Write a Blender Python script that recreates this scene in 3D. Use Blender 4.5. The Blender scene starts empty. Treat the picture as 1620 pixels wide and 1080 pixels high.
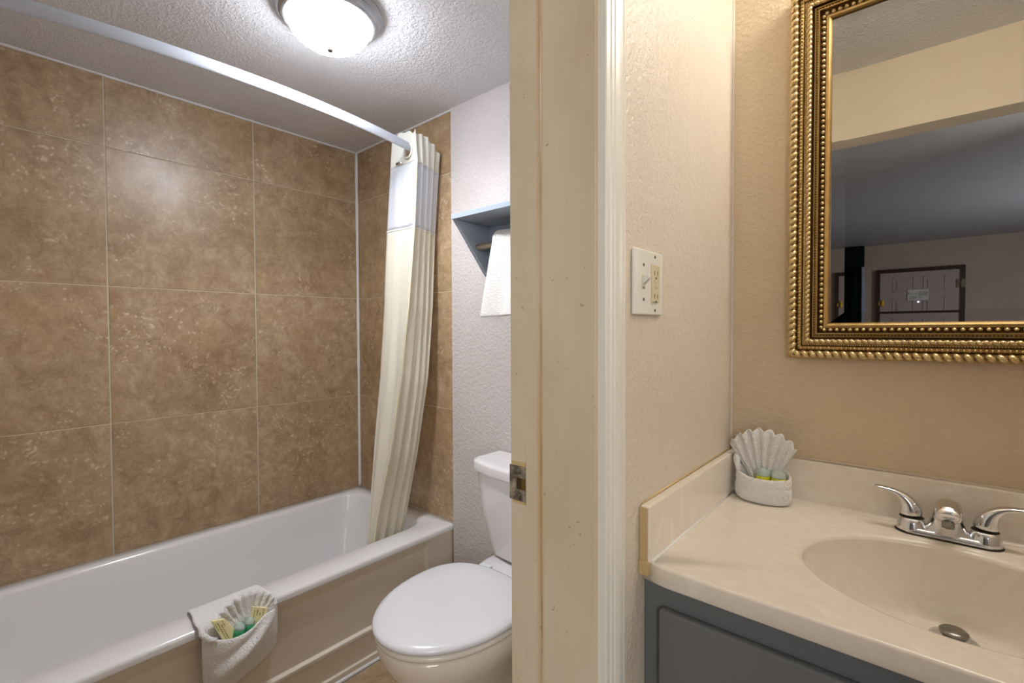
import bpy, bmesh, math, random
from mathutils import Vector, Matrix, noise
from math import sin, cos, pi, radians, sqrt
random.seed(7)
SC = bpy.context.scene
COL = SC.collection

# ------------------------------------------------------------------ camera, world, exposure
cam_d = bpy.data.cameras.new('camera'); cam = bpy.data.objects.new('camera', cam_d); COL.objects.link(cam)
SC.camera = cam
cam_d.sensor_width = 36.0; cam_d.lens = 36.0 * 749.7 / 1620.0
cam_d.shift_y = -1.8 / 1620.0
cam_d.clip_start = 0.02; cam_d.clip_end = 60
CAM = Vector((0.3731, 0.0, 1.1968))
fw = Vector((-0.65443831, 0.75579222, -0.02210484)); rt = Vector((0.75603023, 0.65452368, -0.00412762)); upv = Vector((-0.01134852, 0.0194132, 0.99974714))
m = Matrix.Identity(4)
for i in range(3):
    m[i][0] = rt[i]; m[i][1] = upv[i]; m[i][2] = -fw[i]; m[i][3] = CAM[i]
cam.matrix_world = m
w = bpy.data.worlds.new('world'); SC.world = w; w.use_nodes = True
w.node_tree.nodes['Background'].inputs[0].default_value = (0.8, 0.88, 1, 1)
w.node_tree.nodes['Background'].inputs[1].default_value = 0.3
SC.view_settings.view_transform = 'Standard'; SC.view_settings.look = 'None'
SC.view_settings.exposure = 0.12; SC.view_settings.gamma = 1.0
SC.view_settings.use_curve_mapping = False

DOME_STRENGTH = 54.0       # bathroom ceiling lamp
VANITY_STRENGTH = 50.0     # bulbs over the mirror
def area(name, loc, size, power, col, rot=(0, 0, 0), sy=None):
    d = bpy.data.lights.new(name, 'AREA'); d.energy = power; d.color = col
    d.size = size
    if sy: d.shape = 'RECTANGLE'; d.size_y = sy
    o = bpy.data.objects.new(name, d); o.location = loc; o.rotation_euler = rot; COL.objects.link(o)
    return o
# added fill light beyond the header, outside the mirror view, for the dressing area
area('bedroom_fill_light', (1.85, -1.7, 1.90), 0.9, 26, (1.0, 0.97, 0.93), (radians(66), 0, radians(33)))
# window of the bedroom (daylight) on its right side
area('bedroom_window_light', (2.9, -3.9, 1.5), 1.6, 40, (0.84, 0.90, 1.0), (0, radians(90), 0), 1.3)

# ------------------------------------------------------------------ materials
def lin(c):
    r = []
    for v in c:
        v = v / 255.0
        r.append(v / 12.92 if v <= 0.04045 else ((v + 0.055) / 1.055) ** 2.4)
    return tuple(r) + (1.0,)
class NT:
    def __init__(s, name, base, rough=0.5, metal=0.0, spec=0.5, coat=0.0):
        s.m = bpy.data.materials.new(name); s.m.use_nodes = True
        s.t = s.m.node_tree; s.b = s.t.nodes['Principled BSDF']
        s.b.inputs['Base Color'].default_value = lin(base)
        s.b.inputs['Roughness'].default_value = rough
        s.b.inputs['Metallic'].default_value = metal
        s.b.inputs['Specular IOR Level'].default_value = spec
        s.b.inputs['Coat Weight'].default_value = coat
        s.b.inputs['Coat Roughness'].default_value = 0.1
        s.h = None
    def n(s, typ, **kw):
        nd = s.t.nodes.new(typ)
        for k, v in kw.items():
            if k in nd.inputs: nd.inputs[k].default_value = v
            else: setattr(nd, k, v)
        return nd
    def l(s, a, b): s.t.links.new(a, b)
    def coord(s, randomise=False, scale=(1, 1, 1)):
        tc = s.n('ShaderNodeTexCoord'); mp = s.n('ShaderNodeMapping'); mp.inputs['Scale'].default_value = scale
        s.l(tc.outputs['Object'], mp.inputs['Vector'])
        if randomise:
            oi = s.n('ShaderNodeObjectInfo'); mu = s.n('ShaderNodeMath', operation='MULTIPLY'); mu.inputs[1].default_value = 37.0
            s.l(oi.outputs['Random'], mu.inputs[0]); s.l(mu.outputs[0], mp.inputs['Location'])
        return mp.outputs['Vector']
    def noise(s, vec, scale, detail=4, rough=0.6, dist=0.0):
        nd = s.n('ShaderNodeTexNoise'); nd.inputs['Scale'].default_value = scale; nd.inputs['Detail'].default_value = detail
        nd.inputs['Roughness'].default_value = rough; nd.inputs['Distortion'].default_value = dist
        s.l(vec, nd.inputs['Vector']); return nd.outputs['Fac']
    def ramp(s, fac, stops):
        r = s.n('ShaderNodeValToRGB'); e = r.color_ramp.elements
        while len(e) < len(stops): e.new(0.5)
        for el, (p, c) in zip(e, stops): el.position = p; el.color = lin(c) if len(c) == 3 else c
        s.l(fac, r.inputs['Fac']); return r.outputs['Color']
    def mix(s, fac, a, b, mode='MIX'):
        x = s.n('ShaderNodeMix', data_type='RGBA', blend_type=mode)
        for inp, v in ((x.inputs[0], fac), (x.inputs[6], a), (x.inputs[7], b)):
            if hasattr(v, 'is_linked'): s.l(v, inp)
            else: inp.default_value = v if not isinstance(v, tuple) or len(v) == 4 else lin(v)
        return x.outputs[2]
    def base(s, c): s.l(c, s.b.inputs['Base Color']); return s
    def bump(s, h, strength=0.3, dist=0.002):
        bp = s.n('ShaderNodeBump'); bp.inputs['Strength'].default_value = strength; bp.inputs['Distance'].default_value = dist
        s.l(h, bp.inputs['Height'])
        if s.h: s.l(s.h, bp.inputs['Normal'])
        s.l(bp.outputs[0], s.b.inputs['Normal']); s.h = bp.outputs[0]; return s
BW = lambda a: (a, a, a, 1.0)

def mat_paint(name, col, col2, sc=150, st=0.55, dist=0.0018, rough=0.5, spec=0.35):
    a = NT(name, col, rough, spec=spec); v = a.coord()
    f = a.noise(v, 3.0, 4, 0.6); a.base(a.ramp(f, [(0.35, col2), (0.65, col)]))
    h = a.noise(v, sc, 3, 0.55, 0.6); hh = a.ramp(h, [(0.42, BW(0)), (0.62, BW(1))])
    a.bump(hh, st, dist); return a.m
M = {}
M['wall'] = mat_paint('beige_orange_peel_paint', (226, 215, 200), (220, 208, 192), 85, 0.40, 0.0022, 0.42, 0.4)
M['wall_tan'] = mat_paint('tan_orange_peel_wall', (222, 203, 174), (214, 195, 164), 85, 0.40, 0.0022, 0.45, 0.35)  # mirror wall tone, slightly tanner than the switch wall
M['wall_bath'] = mat_paint('pale_bath_paint', (202, 194, 190), (195, 186, 181), 80, 0.6, 0.0022, 0.45, 0.35)
M['wall_bed'] = mat_paint('bedroom_paint', (190, 172, 156), (184, 166, 150), 60, 0.2, 0.002, 0.7, 0.2)
M['ceiling_bath'] = mat_paint('orange_peel_ceiling', (226, 224, 224), (220, 217, 217), 95, 0.6, 0.003, 0.6, 0.3)
M['ceiling_alcove'] = mat_paint('knockdown_ceiling', (236, 237, 240), (231, 232, 235), 75, 0.8, 0.004, 0.6, 0.3)
M['ceiling_bed'] = mat_paint('bedroom_ceiling', (200, 200, 202), (194, 194, 196), 60, 0.3, 0.002, 0.8, 0.2)
M['header'] = mat_paint('cream_header_paint', (240, 229, 208), (237, 225, 204), 30, 0.12, 0.001, 0.6, 0.3)
M['plain'] = NT('soft_cream_paint', (214, 205, 190), 0.5).m
# travertine look tile
def tile_mat(name, dark, mid, light, speck, rough):
    a = NT(name, mid, rough, spec=0.5); v = a.coord(True)
    f1 = a.noise(v, 3.2, 8, 0.68, 0.5)
    c1 = a.ramp(f1, [(0.30, dark), (0.50, mid), (0.72, light)])
    f2 = a.noise(v, 19, 10, 0.8, 0.6)
    c2 = a.ramp(f2, [(0.36, (112, 80, 50)), (0.5, (174, 144, 108)), (0.66, (214, 192, 158))])
    c = a.mix(0.42, c1, c2)
    vo = a.n('ShaderNodeTexVoronoi'); vo.inputs['Scale'].default_value = 52
    nd = a.n('ShaderNodeTexNoise'); nd.inputs['Scale'].default_value = 20; a.l(v, nd.inputs['Vector'])
    va = a.n('ShaderNodeVectorMath', operation='MULTIPLY_ADD'); va.inputs[1].default_value = (0.06, 0.06, 0.06)
    a.l(nd.outputs['Color'], va.inputs[0]); a.l(v, va.inputs[2]); a.l(va.outputs[0], vo.inputs['Vector'])
    sp = a.ramp(vo.outputs['Distance'], [(0.16, BW(1)), (0.34, BW(0))])
    cl = a.ramp(a.noise(v, 5.0, 3, 0.6, 1.2), [(0.50, BW(0)), (0.60, BW(1))])
    mk = a.mix(1.0, sp, cl, 'MULTIPLY')
    mk2 = a.mix(1.0, mk, (0.62, 0.62, 0.62, 1.0), 'MULTIPLY')
    c = a.mix(mk2, c, speck)
    oc = a.ramp(a.noise(v, 3.7, 3, 0.6, 0.4), [(0.45, BW(0)), (0.70, BW(0.40))])
    c = a.mix(oc, c, (166, 136, 92))
    dk = a.ramp(a.noise(v, 4.4, 7, 0.7, 0.8), [(0.54, BW(0)), (0.72, BW(0.55))])
    c = a.mix(dk, c, (122, 88, 58))
    vein = a.ramp(a.noise(v, 7.5, 9, 0.72, 2.2), [(0.47, BW(0)), (0.50, BW(0.22)), (0.53, BW(0))])
    c = a.mix(vein, c, (116, 88, 62))
    a.base(c)
    a.bump(a.noise(v, 45, 5, 0.7), 0.10, 0.0012)
    rr = a.ramp(a.noise(v, 9, 4), [(0.3, BW(rough - 0.06)), (0.7, BW(rough + 0.08))]); a.l(rr, a.b.inputs['Roughness'])
    return a.m
M['tile'] = tile_mat('travertine_look_tile', (134, 107, 80), (163, 138, 109), (184, 162, 133), (222, 202, 174), 0.34)
M['floor_tile'] = tile_mat('brown_floor_tile', (132, 104, 78), (156, 130, 104), (176, 150, 122), (200, 178, 150), 0.5)
M['grout'] = NT('light_grout', (198, 184, 164), 0.9).m
M['caulk'] = NT('white_caulk', (216, 214, 212), 0.5).m
M['enamel'] = NT('white_enamel', (226, 224, 222), 0.16, spec=0.5, coat=0.3).m
M['apron'] = NT('cream_enamel', (222, 212, 196), 0.2, spec=0.5, coat=0.3).m
M['china'] = NT('white_vitreous_china', (230, 226, 226), 0.10, coat=0.4).m
M['bowlchina'] = NT('warm_vitreous_china', (226, 216, 202), 0.12, coat=0.4).m
M['seat'] = NT('white_seat_plastic', (222, 221, 224), 0.22).m
M['seatring'] = NT('cream_seat_ring', (226, 219, 208), 0.2).m
def jamb_mat():
    a = NT('yellowed_jamb_paint', (214, 198, 166), 0.45); v = a.coord(False, (1, 1, 0.35))
    f = a.noise(v, 6, 5, 0.6); c = a.ramp(f, [(0.3, (208, 193, 162)), (0.55, (220, 207, 181)), (0.75, (226, 216, 194))])
    # soiled streak that runs down beside the door stop (worn and stained paint)
    tc = a.n('ShaderNodeTexCoord'); sx = a.n('ShaderNodeSeparateXYZ'); a.l(tc.outputs['Object'], sx.inputs[0])
    d = a.n('ShaderNodeMath', operation='SUBTRACT'); d.inputs[1].default_value = -0.1075; a.l(sx.outputs[0], d.inputs[0])
    ab = a.n('ShaderNodeMath', operation='ABSOLUTE'); a.l(d.outputs[0], ab.inputs[0])
    st = a.ramp(ab.outputs[0], [(0.0, BW(0.95)), (0.013, BW(0.0))])
    f2 = a.ramp(a.noise(a.coord(False, (8, 8, 1.2)), 3.0, 5), [(0.35, BW(0.30)), (0.60, BW(1.0))])
    mk = a.mix(1.0, st, f2, 'MULTIPLY')
    c = a.mix(mk, c, (206, 156, 84))
    d2 = a.n('ShaderNodeMath', operation='SUBTRACT'); d2.inputs[1].default_value = -0.1034; a.l(sx.outputs[0], d2.inputs[0])
    ab2 = a.n('ShaderNodeMath', operation='ABSOLUTE'); a.l(d2.outputs[0], ab2.inputs[0])
    ck = a.ramp(ab2.outputs[0], [(0.0006, BW(0.9)), (0.0014, BW(0.0))])
    ck = a.mix(1.0, ck, a.ramp(a.noise(a.coord(False, (1, 1, 5)), 1.6, 4), [(0.45, BW(0.2)), (0.58, BW(1.0))]), 'MULTIPLY')
    c = a.mix(ck, c, (124, 84, 40))
    sp = a.ramp(a.noise(a.coord(), 70, 2), [(0.72, BW(0)), (0.76, BW(0.6))])
    c = a.mix(sp, c, (150, 118, 76)); a.base(c); a.bump(a.noise(v, 60, 3), 0.1, 0.001); return a.m
M['jamb'] = jamb_mat()
M['casing'] = NT('white_gloss_trim', (234, 232, 224), 0.35).m
def worn_metal():
    a = NT('worn_strike_metal', (150, 142, 128), 0.35, 0.8); v = a.coord()
    a.base(a.ramp(a.noise(v, 38, 4, 0.6), [(0.36, (84, 72, 58)), (0.46, (138, 130, 118)), (0.60, (206, 196, 174))]))
    return a.m
M['strike'] = worn_metal()
M['darkhole'] = NT('dark_recess', (62, 48, 24), 0.8).m
M['brass'] = NT('brass', (214, 170, 60), 0.3, 0.9).m
def marble():
    a = NT('cultured_marble', (222, 204, 178), 0.22, spec=0.5, coat=0.25); v = a.coord(False, (1, 1.9, 1))
    f = a.noise(v, 5.5, 7, 0.62, 2.6); c = a.ramp(f, [(0.3, (240, 232, 220)), (0.5, (235, 224, 210)), (0.7, (243, 237, 227))])
    f2 = a.ramp(a.noise(v, 9, 8, 0.7, 3.5), [(0.46, BW(0)), (0.5, BW(0.35)), (0.55, BW(0))])
    c = a.mix(f2, c, (232, 222, 204)); a.base(c); return a.m
M['marble'] = marble()
M['marble_edge'] = NT('yellowed_counter_edge', (204, 178, 130), 0.4).m
M['cabinet'] = mat_paint('slate_blue_cabinet_paint', (116, 119, 122), (110, 112, 113), 140, 0.12, 0.001, 0.5, 0.3)
M['shelf'] = mat_paint('blue_grey_shelf_paint', (156, 166, 178), (150, 160, 171), 120, 0.1, 0.001, 0.45, 0.3)
M['dowel'] = NT('worn_wood_dowel', (176, 160, 140), 0.5).m
def gold(name, c1, c2, rough, metal):
    a = NT(name, c1, rough, metal); v = a.coord()
    ao = a.n('ShaderNodeAmbientOcclusion'); ao.inputs['Distance'].default_value = 0.006; ao.samples = 4
    f = a.ramp(a.noise(v, 40, 4), [(0.3, c2), (0.7, c1)])
    # darker brown in the grooves of the moulding (pointiness, a property of the mesh)
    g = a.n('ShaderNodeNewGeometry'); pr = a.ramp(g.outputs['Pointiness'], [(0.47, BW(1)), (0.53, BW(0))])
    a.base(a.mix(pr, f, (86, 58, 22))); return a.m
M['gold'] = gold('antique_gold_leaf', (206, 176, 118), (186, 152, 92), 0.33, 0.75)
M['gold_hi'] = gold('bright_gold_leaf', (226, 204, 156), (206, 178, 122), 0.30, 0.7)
M['mirror'] = NT('silvered_mirror', (232, 232, 230), 0.0, 1.0).m
def chrome():
    a = NT('brushed_chrome', (222, 224, 228), 0.17, 1.0); return a.m
M['chrome'] = chrome()
M['nickel'] = NT('satin_nickel', (150, 148, 142), 0.3, 1.0).m
M['white_plastic'] = NT('white_switch_plastic', (232, 230, 222), 0.3).m
M['ivory'] = NT('ivory_plastic', (218, 206, 174), 0.35).m
M['slot'] = NT('dark_slot', (60, 52, 40), 0.7).m
def terry(name, col):
    a = NT(name, col, 0.95, spec=0.1); v = a.coord()
    f = a.noise(v, 420, 2, 0.5); f2 = a.noise(v, 160, 3, 0.6)
    a.b.inputs['Sheen Weight'].default_value = 0.3
    a.bump(f2, 0.9, 0.006); a.bump(f, 0.8, 0.003); return a.m
M['terry'] = terry('white_terry', (244, 241, 236))
M['terry_warm'] = terry('cream_terry', (232, 224, 210))
def cloth(name, col, alpha=1.0, tr=0.25):
    a = NT(name, col, 0.75, spec=0.2); v = a.coord(False, (1, 1, 0.08))
    a.bump(a.noise(v, 60, 4), 0.25, 0.003)
    t = a.t; out = t.nodes['Material Output']
    tl = a.n('ShaderNodeBsdfTranslucent'); tl.inputs['Color'].default_value = lin(col)
    mx = a.n('ShaderNodeMixShader'); mx.inputs[0].default_value = tr
    a.l(a.b.outputs[0], mx.inputs[1]); a.l(tl.outputs[0], mx.inputs[2]); last = mx.outputs[0]
    if alpha < 1:
        tp = a.n('ShaderNodeBsdfTransparent'); m2 = a.n('ShaderNodeMixShader'); m2.inputs[0].default_value = alpha
        a.l(tp.outputs[0], m2.inputs[1]); a.l(last, m2.inputs[2]); last = m2.outputs[0]
    a.l(last, out.inputs['Surface']); return a.m
M['curtain'] = cloth('cream_curtain_cloth', (238, 231, 214))
M['curtain_head'] = cloth('white_curtain_header', (240, 238, 228))
M['sheer'] = cloth('sheer_mesh_cloth', (236, 238, 244), 0.86, 0.3)
M['piping'] = NT('ivory_seam', (232, 222, 184), 0.8).m
def emit(name, col, s):
    a = NT(name, (250, 250, 250), 0.3); a.b.inputs['Emission Color'].default_value = lin(col); a.b.inputs['Emission Strength'].default_value = s; return a.m
M['dome'] = emit('lit_glass_dome', (236, 243, 255), DOME_STRENGTH)
M['bulb'] = emit('lit_bulb', (255, 249, 238), VANITY_STRENGTH)
M['fixture'] = NT('satin_silver_fixture', (188, 190, 194), 0.25, 0.85).m
M['rod'] = NT('brushed_aluminium_rod', (188, 192, 200), 0.5, 0.3).m
M['green_liquid'] = NT('green_shampoo', (52, 150, 96), 0.15).m
M['yellow_liquid'] = NT('yellow_lotion', (222, 222, 40), 0.15).m
def clear(name, col):
    a = NT(name, col, 0.2); a.b.inputs['Transmission Weight'].default_value = 0.55; a.b.inputs['IOR'].default_value = 1.3; return a.m
M['clear'] = clear('clear_plastic', (226, 240, 232))
M['soap'] = NT('yellow_soap_wrapper', (244, 234, 178), 0.35).m
M['ink'] = NT('brown_ink', (112, 92, 52), 0.8).m
M['leafgreen'] = NT('green_ink', (140, 170, 90), 0.8).m
M['darkwood'] = NT('dark_brown_frame', (52, 34, 28), 0.4).m
M['beddoor'] = NT('bedroom_door_paint', (180, 164, 158), 0.5).m
M['greencurtain'] = NT('dark_green_drapery', (9, 26, 20), 0.9, spec=0.1).m
M['liner'] = NT('pale_curtain_liner', (176, 184, 206), 0.8).m
M['paper'] = NT('white_paper', (214, 212, 206), 0.7).m
M['greyink'] = NT('grey_ink', (150, 152, 148), 0.8).m
M['greyprint'] = NT('pale_grey_print', (176, 178, 172), 0.8).m
M['steel'] = NT('tarnished_steel', (120, 112, 100), 0.4, 0.8).m
M['lens'] = emit('peephole_glow', (225, 225, 255), 3.0)  # bright spot on the peephole, put in as emission without a lamp
M['carpet'] = mat_paint('brown_carpet', (120, 104, 88), (104, 90, 76), 300, 0.6, 0.004, 0.95, 0.1)
M['vinyl'] = mat_paint('beige_vinyl', (170, 150, 126), (160, 140, 116), 20, 0.1, 0.001, 0.5, 0.4)
M['backgold'] = NT('dark_back', (60, 50, 40), 0.8).m

# ------------------------------------------------------------------ geometry helpers
WL = {}
def new_obj(name, verts, faces, mat, parent=None, origin=None, smooth=False, kind=None, label=None):
    vs = [Vector(v) for v in verts]
    if origin is None:
        lo = [min(v[i] for v in vs) for i in range(3)]; hi = [max(v[i] for v in vs) for i in range(3)]
        origin = Vector([(a + b) / 2 for a, b in zip(lo, hi)])
    origin = Vector(origin)
    me = bpy.data.meshes.new(name); me.from_pydata([tuple(v - origin) for v in vs], [], faces)
    bm = bmesh.new(); bm.from_mesh(me); bmesh.ops.recalc_face_normals(bm, faces=bm.faces); bm.to_mesh(me); bm.free()
    if smooth:
        for pl in me.polygons: pl.use_smooth = True
    me.materials.append(M[mat] if isinstance(mat, str) else mat)
    o = bpy.data.objects.new(name, me); COL.objects.link(o)
    place(o, origin, parent)
    if kind: o['kind'] = kind
    if label: o['label'] = label
    return o
def place(o, world, parent):
    world = Vector(world); WL[o.name] = world.copy()
    if parent is not None:
        o.parent = parent; o.location = world - WL[parent.name]
    else: o.location = world
def thing(name, label, cat, loc, group=None):
    o = bpy.data.objects.new(name, None); COL.objects.link(o); place(o, loc, None); o.empty_display_size = 0.05
    tag(o, label, cat, group); return o
def tag(o, label, cat, group=None):
    o['label'] = label; o['category'] = cat
    if group: o['group'] = group
    return o
class G:
    def __init__(s): s.v = []; s.f = []
    def add(s, v, f):
        n = len(s.v); s.v += [tuple(p) for p in v]; s.f += [tuple(i + n for i in q) for q in f]; return s
    def box(s, x0, x1, y0, y1, z0, z1):
        v = [(x, y, z) for x in (x0, x1) for y in (y0, y1) for z in (z0, z1)]
        return s.add(v, [(0, 1, 3, 2), (4, 6, 7, 5), (0, 4, 5, 1), (2, 3, 7, 6), (0, 2, 6, 4), (1, 5, 7, 3)])
    def grid(s, rows, closed=False, cap0=False, cap1=False):
        m_ = len(rows[0]); n0 = len(s.v); s.v += [tuple(p) for r in rows for p in r]
        for i in range(len(rows) - 1):
            for j in range(m_ if closed else m_ - 1):
                a = n0 + i * m_ + j; b = n0 + i * m_ + (j + 1) % m_
                s.f.append((a, b, b + m_, a + m_))
        if cap0: s.f.append(tuple(n0 + j for j in range(m_))[::-1])
        if cap1: s.f.append(tuple(n0 + (len(rows) - 1) * m_ + j for j in range(m_)))
        return s
    def tube(s, path, r, n=10, cap=True, flat=None):
        path = [Vector(p) for p in path]; rows = []
        prev = None
        for i, p in enumerate(path):
            t = (path[min(i + 1, len(path) - 1)] - path[max(i - 1, 0)]).normalized()
            a = prev if prev is not None else (Vector((0, 0, 1)) if abs(t.z) < 0.9 else Vector((1, 0, 0)))
            a = (a - t * a.dot(t)).normalized(); b = t.cross(a); prev = a
            rr = r(i / (len(path) - 1)) if callable(r) else r
            ra, rb = rr if isinstance(rr, tuple) else (rr, rr)
            rows.append([p + a * cos(2 * pi * k / n) * ra + b * sin(2 * pi * k / n) * rb for k in range(n)])
        return s.grid(rows, True, cap, cap)
    def lathe(s, c, prof, n=24, axis='z', cap=True):
        rows = []
        for r, h in prof:
            row = []
            for k in range(n):
                a = 2 * pi * k / n; q = (cos(a) * r, sin(a) * r)
                if axis == 'z': row.append((c[0] + q[0], c[1] + q[1], c[2] + h))
                elif axis == 'y': row.append((c[0] + q[0], c[1] + h, c[2] + q[1]))
                else: row.append((c[0] + h, c[1] + q[0], c[2] + q[1]))
            rows.append(row)
        return s.grid(rows, True, cap, cap)
    def out(s, name, mat, parent=None, **kw): return new_obj(name, s.v, s.f, mat, parent, **kw)
def bevel(o, wd=0.002, seg=2, ang=30):
    b = o.modifiers.new('bevel', 'BEVEL'); b.width = wd; b.segments = seg; b.limit_method = 'ANGLE'; b.angle_limit = radians(ang)
    for pl in o.data.polygons: pl.use_smooth = True
    wn = o.modifiers.new('wn', 'WEIGHTED_NORMAL'); wn.keep_sharp = False
    return o
def subd(o, n=1):
    s_ = o.modifiers.new('sub', 'SUBSURF'); s_.levels = n; s_.render_levels = n
    for pl in o.data.polygons: pl.use_smooth = True
    return o
def solid(o, t, off=0.0):
    s_ = o.modifiers.new('solid', 'SOLIDIFY'); s_.thickness = t; s_.offset = off; return o
def box(name, x0, x1, y0, y1, z0, z1, mat, parent=None, bv=0.0, **kw):
    o = G().box(x0, x1, y0, y1, z0, z1).out(name, mat, parent, **kw)
    if bv: bevel(o, bv)
    return o
def struct(o): o['kind'] = 'structure'; return o
def smooth_step(t): t = max(0.0, min(1.0, t)); return t * t * (3 - 2 * t)

# ------------------------------------------------------------------ main dimensions (metres)
TX, EY, HB = -1.836, 1.336, 2.108          # long tile wall x, bathroom end wall y, bathroom ceiling
MY = 1.296                                  # mirror wall y
W = 0.1775                                  # depth of the door jamb
JY = 0.6325                                 # doorway jamb face
DY0 = -0.08                                 # other jamb of the doorway
HALC = 2.41                                 # dressing area ceiling
HBED = 2.495
YF = -6.82                                  # far bedroom wall
HY = -0.19                                  # header face
DOORZ = 2.04

# ------------------------------------------------------------------ setting
wl = struct(box('wall_left', TX - 0.12, TX - 0.002, -0.21, EY + 0.12, 0, HB, 'grout'))
we = struct(G().box(TX - 0.002, -1.105, EY + 0.002, EY + 0.12, 0, HB).out('wall_end', 'grout'))
web = struct(G().box(-1.105, -W - 0.0005, EY - 0.009, EY + 0.12, 0, HB).out('wall_toilet', 'wall_bath'))
wn = struct(box('wall_near', TX, -W - 0.0005, -0.33, -0.19, 0, HB, 'wall_bath'))
# switch wall (between bathroom and dressing area), in one mesh around the doorway
g = G()
g.box(-W, 0, JY + 0.015, MY, 0, HBED)
g.box(-W, 0, -0.33, DY0 - 0.015, 0, HBED)
g.box(-W, 0, DY0 - 0.015, JY + 0.015, DOORZ + 0.015, HBED)
wsw = struct(g.out('wall_switch', 'wall'))
wm = struct(G().box(-W, 1.3, MY, MY + 0.12, 0, HBED).out('wall_mirror', 'wall_tan'))
wr = struct(box('wall_right', 1.0, 1.12, -0.33, MY, 0, HBED, 'wall'))
struct(box('ceiling_bathroom', TX - 0.01, -W, -0.33, EY + 0.02, HB, HB + 0.05, 'ceiling_bath'))
struct(box('ceiling_dressing', 0, 1.0, HY, MY, HALC, HALC + 0.08, 'ceiling_alcove'))
struct(G().box(0, 1.0, HY - 0.13, HY, 2.091, HBED).out('trim_header', 'header', label='cream painted header beam between dressing area and bedroom'))
struct(box('ceiling_bedroom', -2.6, 3.2, YF, HY - 0.13, HBED, HBED + 0.05, 'ceiling_bed'))
struct(box('wall_far', -2.6, 3.2, YF - 0.12, YF, 0, HBED + 0.05, 'wall_bed'))
struct(box('wall_bedroom_left', -2.72, -2.6, YF, -0.33, 0, HBED, 'wall_bed'))
struct(box('wall_bedroom_right', 3.2, 3.32, YF, -0.33, 0, HBED, 'wall_bed'))
g = G(); g.box(-2.6, -W, -0.331, -0.33, 0, HBED); g.box(1.12, 3.2, -0.331, -0.33, 0, HBED)
struct(g.out('wall_bedroom_near', 'wall_bed'))
struct(box('floor_bedroom', -2.6, 3.2, YF, -0.33, -0.05, 0, 'carpet'))
struct(box('floor_dressing', 0.0, 1.0, -0.33, MY, -0.05, 0, 'vinyl'))
fl = struct(box('floor_bathroom', TX, 0.0, -0.33, EY + 0.02, -0.05, -0.003, 'grout'))
# floor tiles
y = -0.18
while y < EY - 0.01:
    x = -1.10
    while x < -W - 0.01:
        x1 = min(x + 0.302, -W - 0.002); y1 = min(y + 0.302, EY - 0.012)
        bevel(box('floor_tile', x, x1, y, y1, -0.003, 0.0, 'floor_tile', fl), 0.001, 1)
        x += 0.305
    y += 0.305
# wall tiles
zr = [0.387, 0.8644, 1.3598, 1.8533, HB - 0.004]
gp = 0.0016
ycols = [-0.188, -0.1587, 0.3395, 0.8377, EY - 0.003]
for a, b in zip(ycols[:-1], ycols[1:]):
    for c, d in zip(zr[:-1], zr[1:]):
        bevel(box('tile', TX - 0.010, TX, a + gp + 0.0005, b - gp - 0.0005, c + gp, d - gp, 'tile', wl), 0.0012, 1)
xcols = [TX + 0.003, -1.358, -1.105]
for a, b in zip(xcols[:-1], xcols[1:]):
    for c, d in zip(zr[:-1], zr[1:]):
        bevel(box('tile', a + gp, b - gp, EY, EY + 0.010, c + gp, d - gp, 'tile', we), 0.0012, 1)
# caulk bead in the corner and along the ceiling, uneven as pressed by hand
def bead(name, p0, p1, r, par):
    n = 60; P = []
    for i in range(n + 1):
        t = i / n; P.append(Vector(p0).lerp(Vector(p1), t))
    def rad(t): return r * (1 + 0.3 * noise.noise(Vector((t * 23, r * 900, p0[2]))))
    o = G().tube(P, rad, 8).out(name, 'caulk', par, smooth=True); return o
bead('caulk_bead', (TX, EY, 0.385), (TX, EY, HB), 0.0085, wl)
bead('caulk_bead', (TX, -0.188, HB - 0.001), (TX, EY, HB - 0.001), 0.0055, wl)
bead('caulk_bead', (TX, EY, HB - 0.001), (-1.105, EY, HB - 0.001), 0.0055, we)
bead('caulk_bead', (-1.105, EY - 0.004, 0.385), (-1.105, EY - 0.004, HB), 0.0028, we)
# thin caulk line where the switch wall meets the mirror wall
bead('caulk_bead', (0.001, MY - 0.001, 0.89), (0.001, MY - 0.001, HALC), 0.0035, wm).data.materials[0] = M['wall']

# ------------------------------------------------------------------ doorway jamb, stop, casing
jt = struct(G().box(-W, 0.0, JY, JY + 0.015, 0, DOORZ + 0.015).out('trim_jamb', 'jamb', origin=(0, 0, 0)))
jl = box('stop', -0.103, 0.001, JY - 0.0105, JY, 0, DOORZ, 'jamb', jt, 0.0015, origin=(0, 0, 0))
box('rabbet_strip', -0.1425, -0.1045, JY - 0.0018, JY, 0, DOORZ, 'jamb', jt, 0.0006, origin=(0, 0, 0))
struct(G().box(-W, 0.0, DY0 - 0.015, DY0, 0, DOORZ + 0.015).out('trim_jamb', 'jamb', origin=(0, 0, 0)))
struct(G().box(-W, 0.0, DY0, JY, DOORZ, DOORZ + 0.015).out('trim_head_jamb', 'jamb', origin=(0, 0, 0)))
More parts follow.
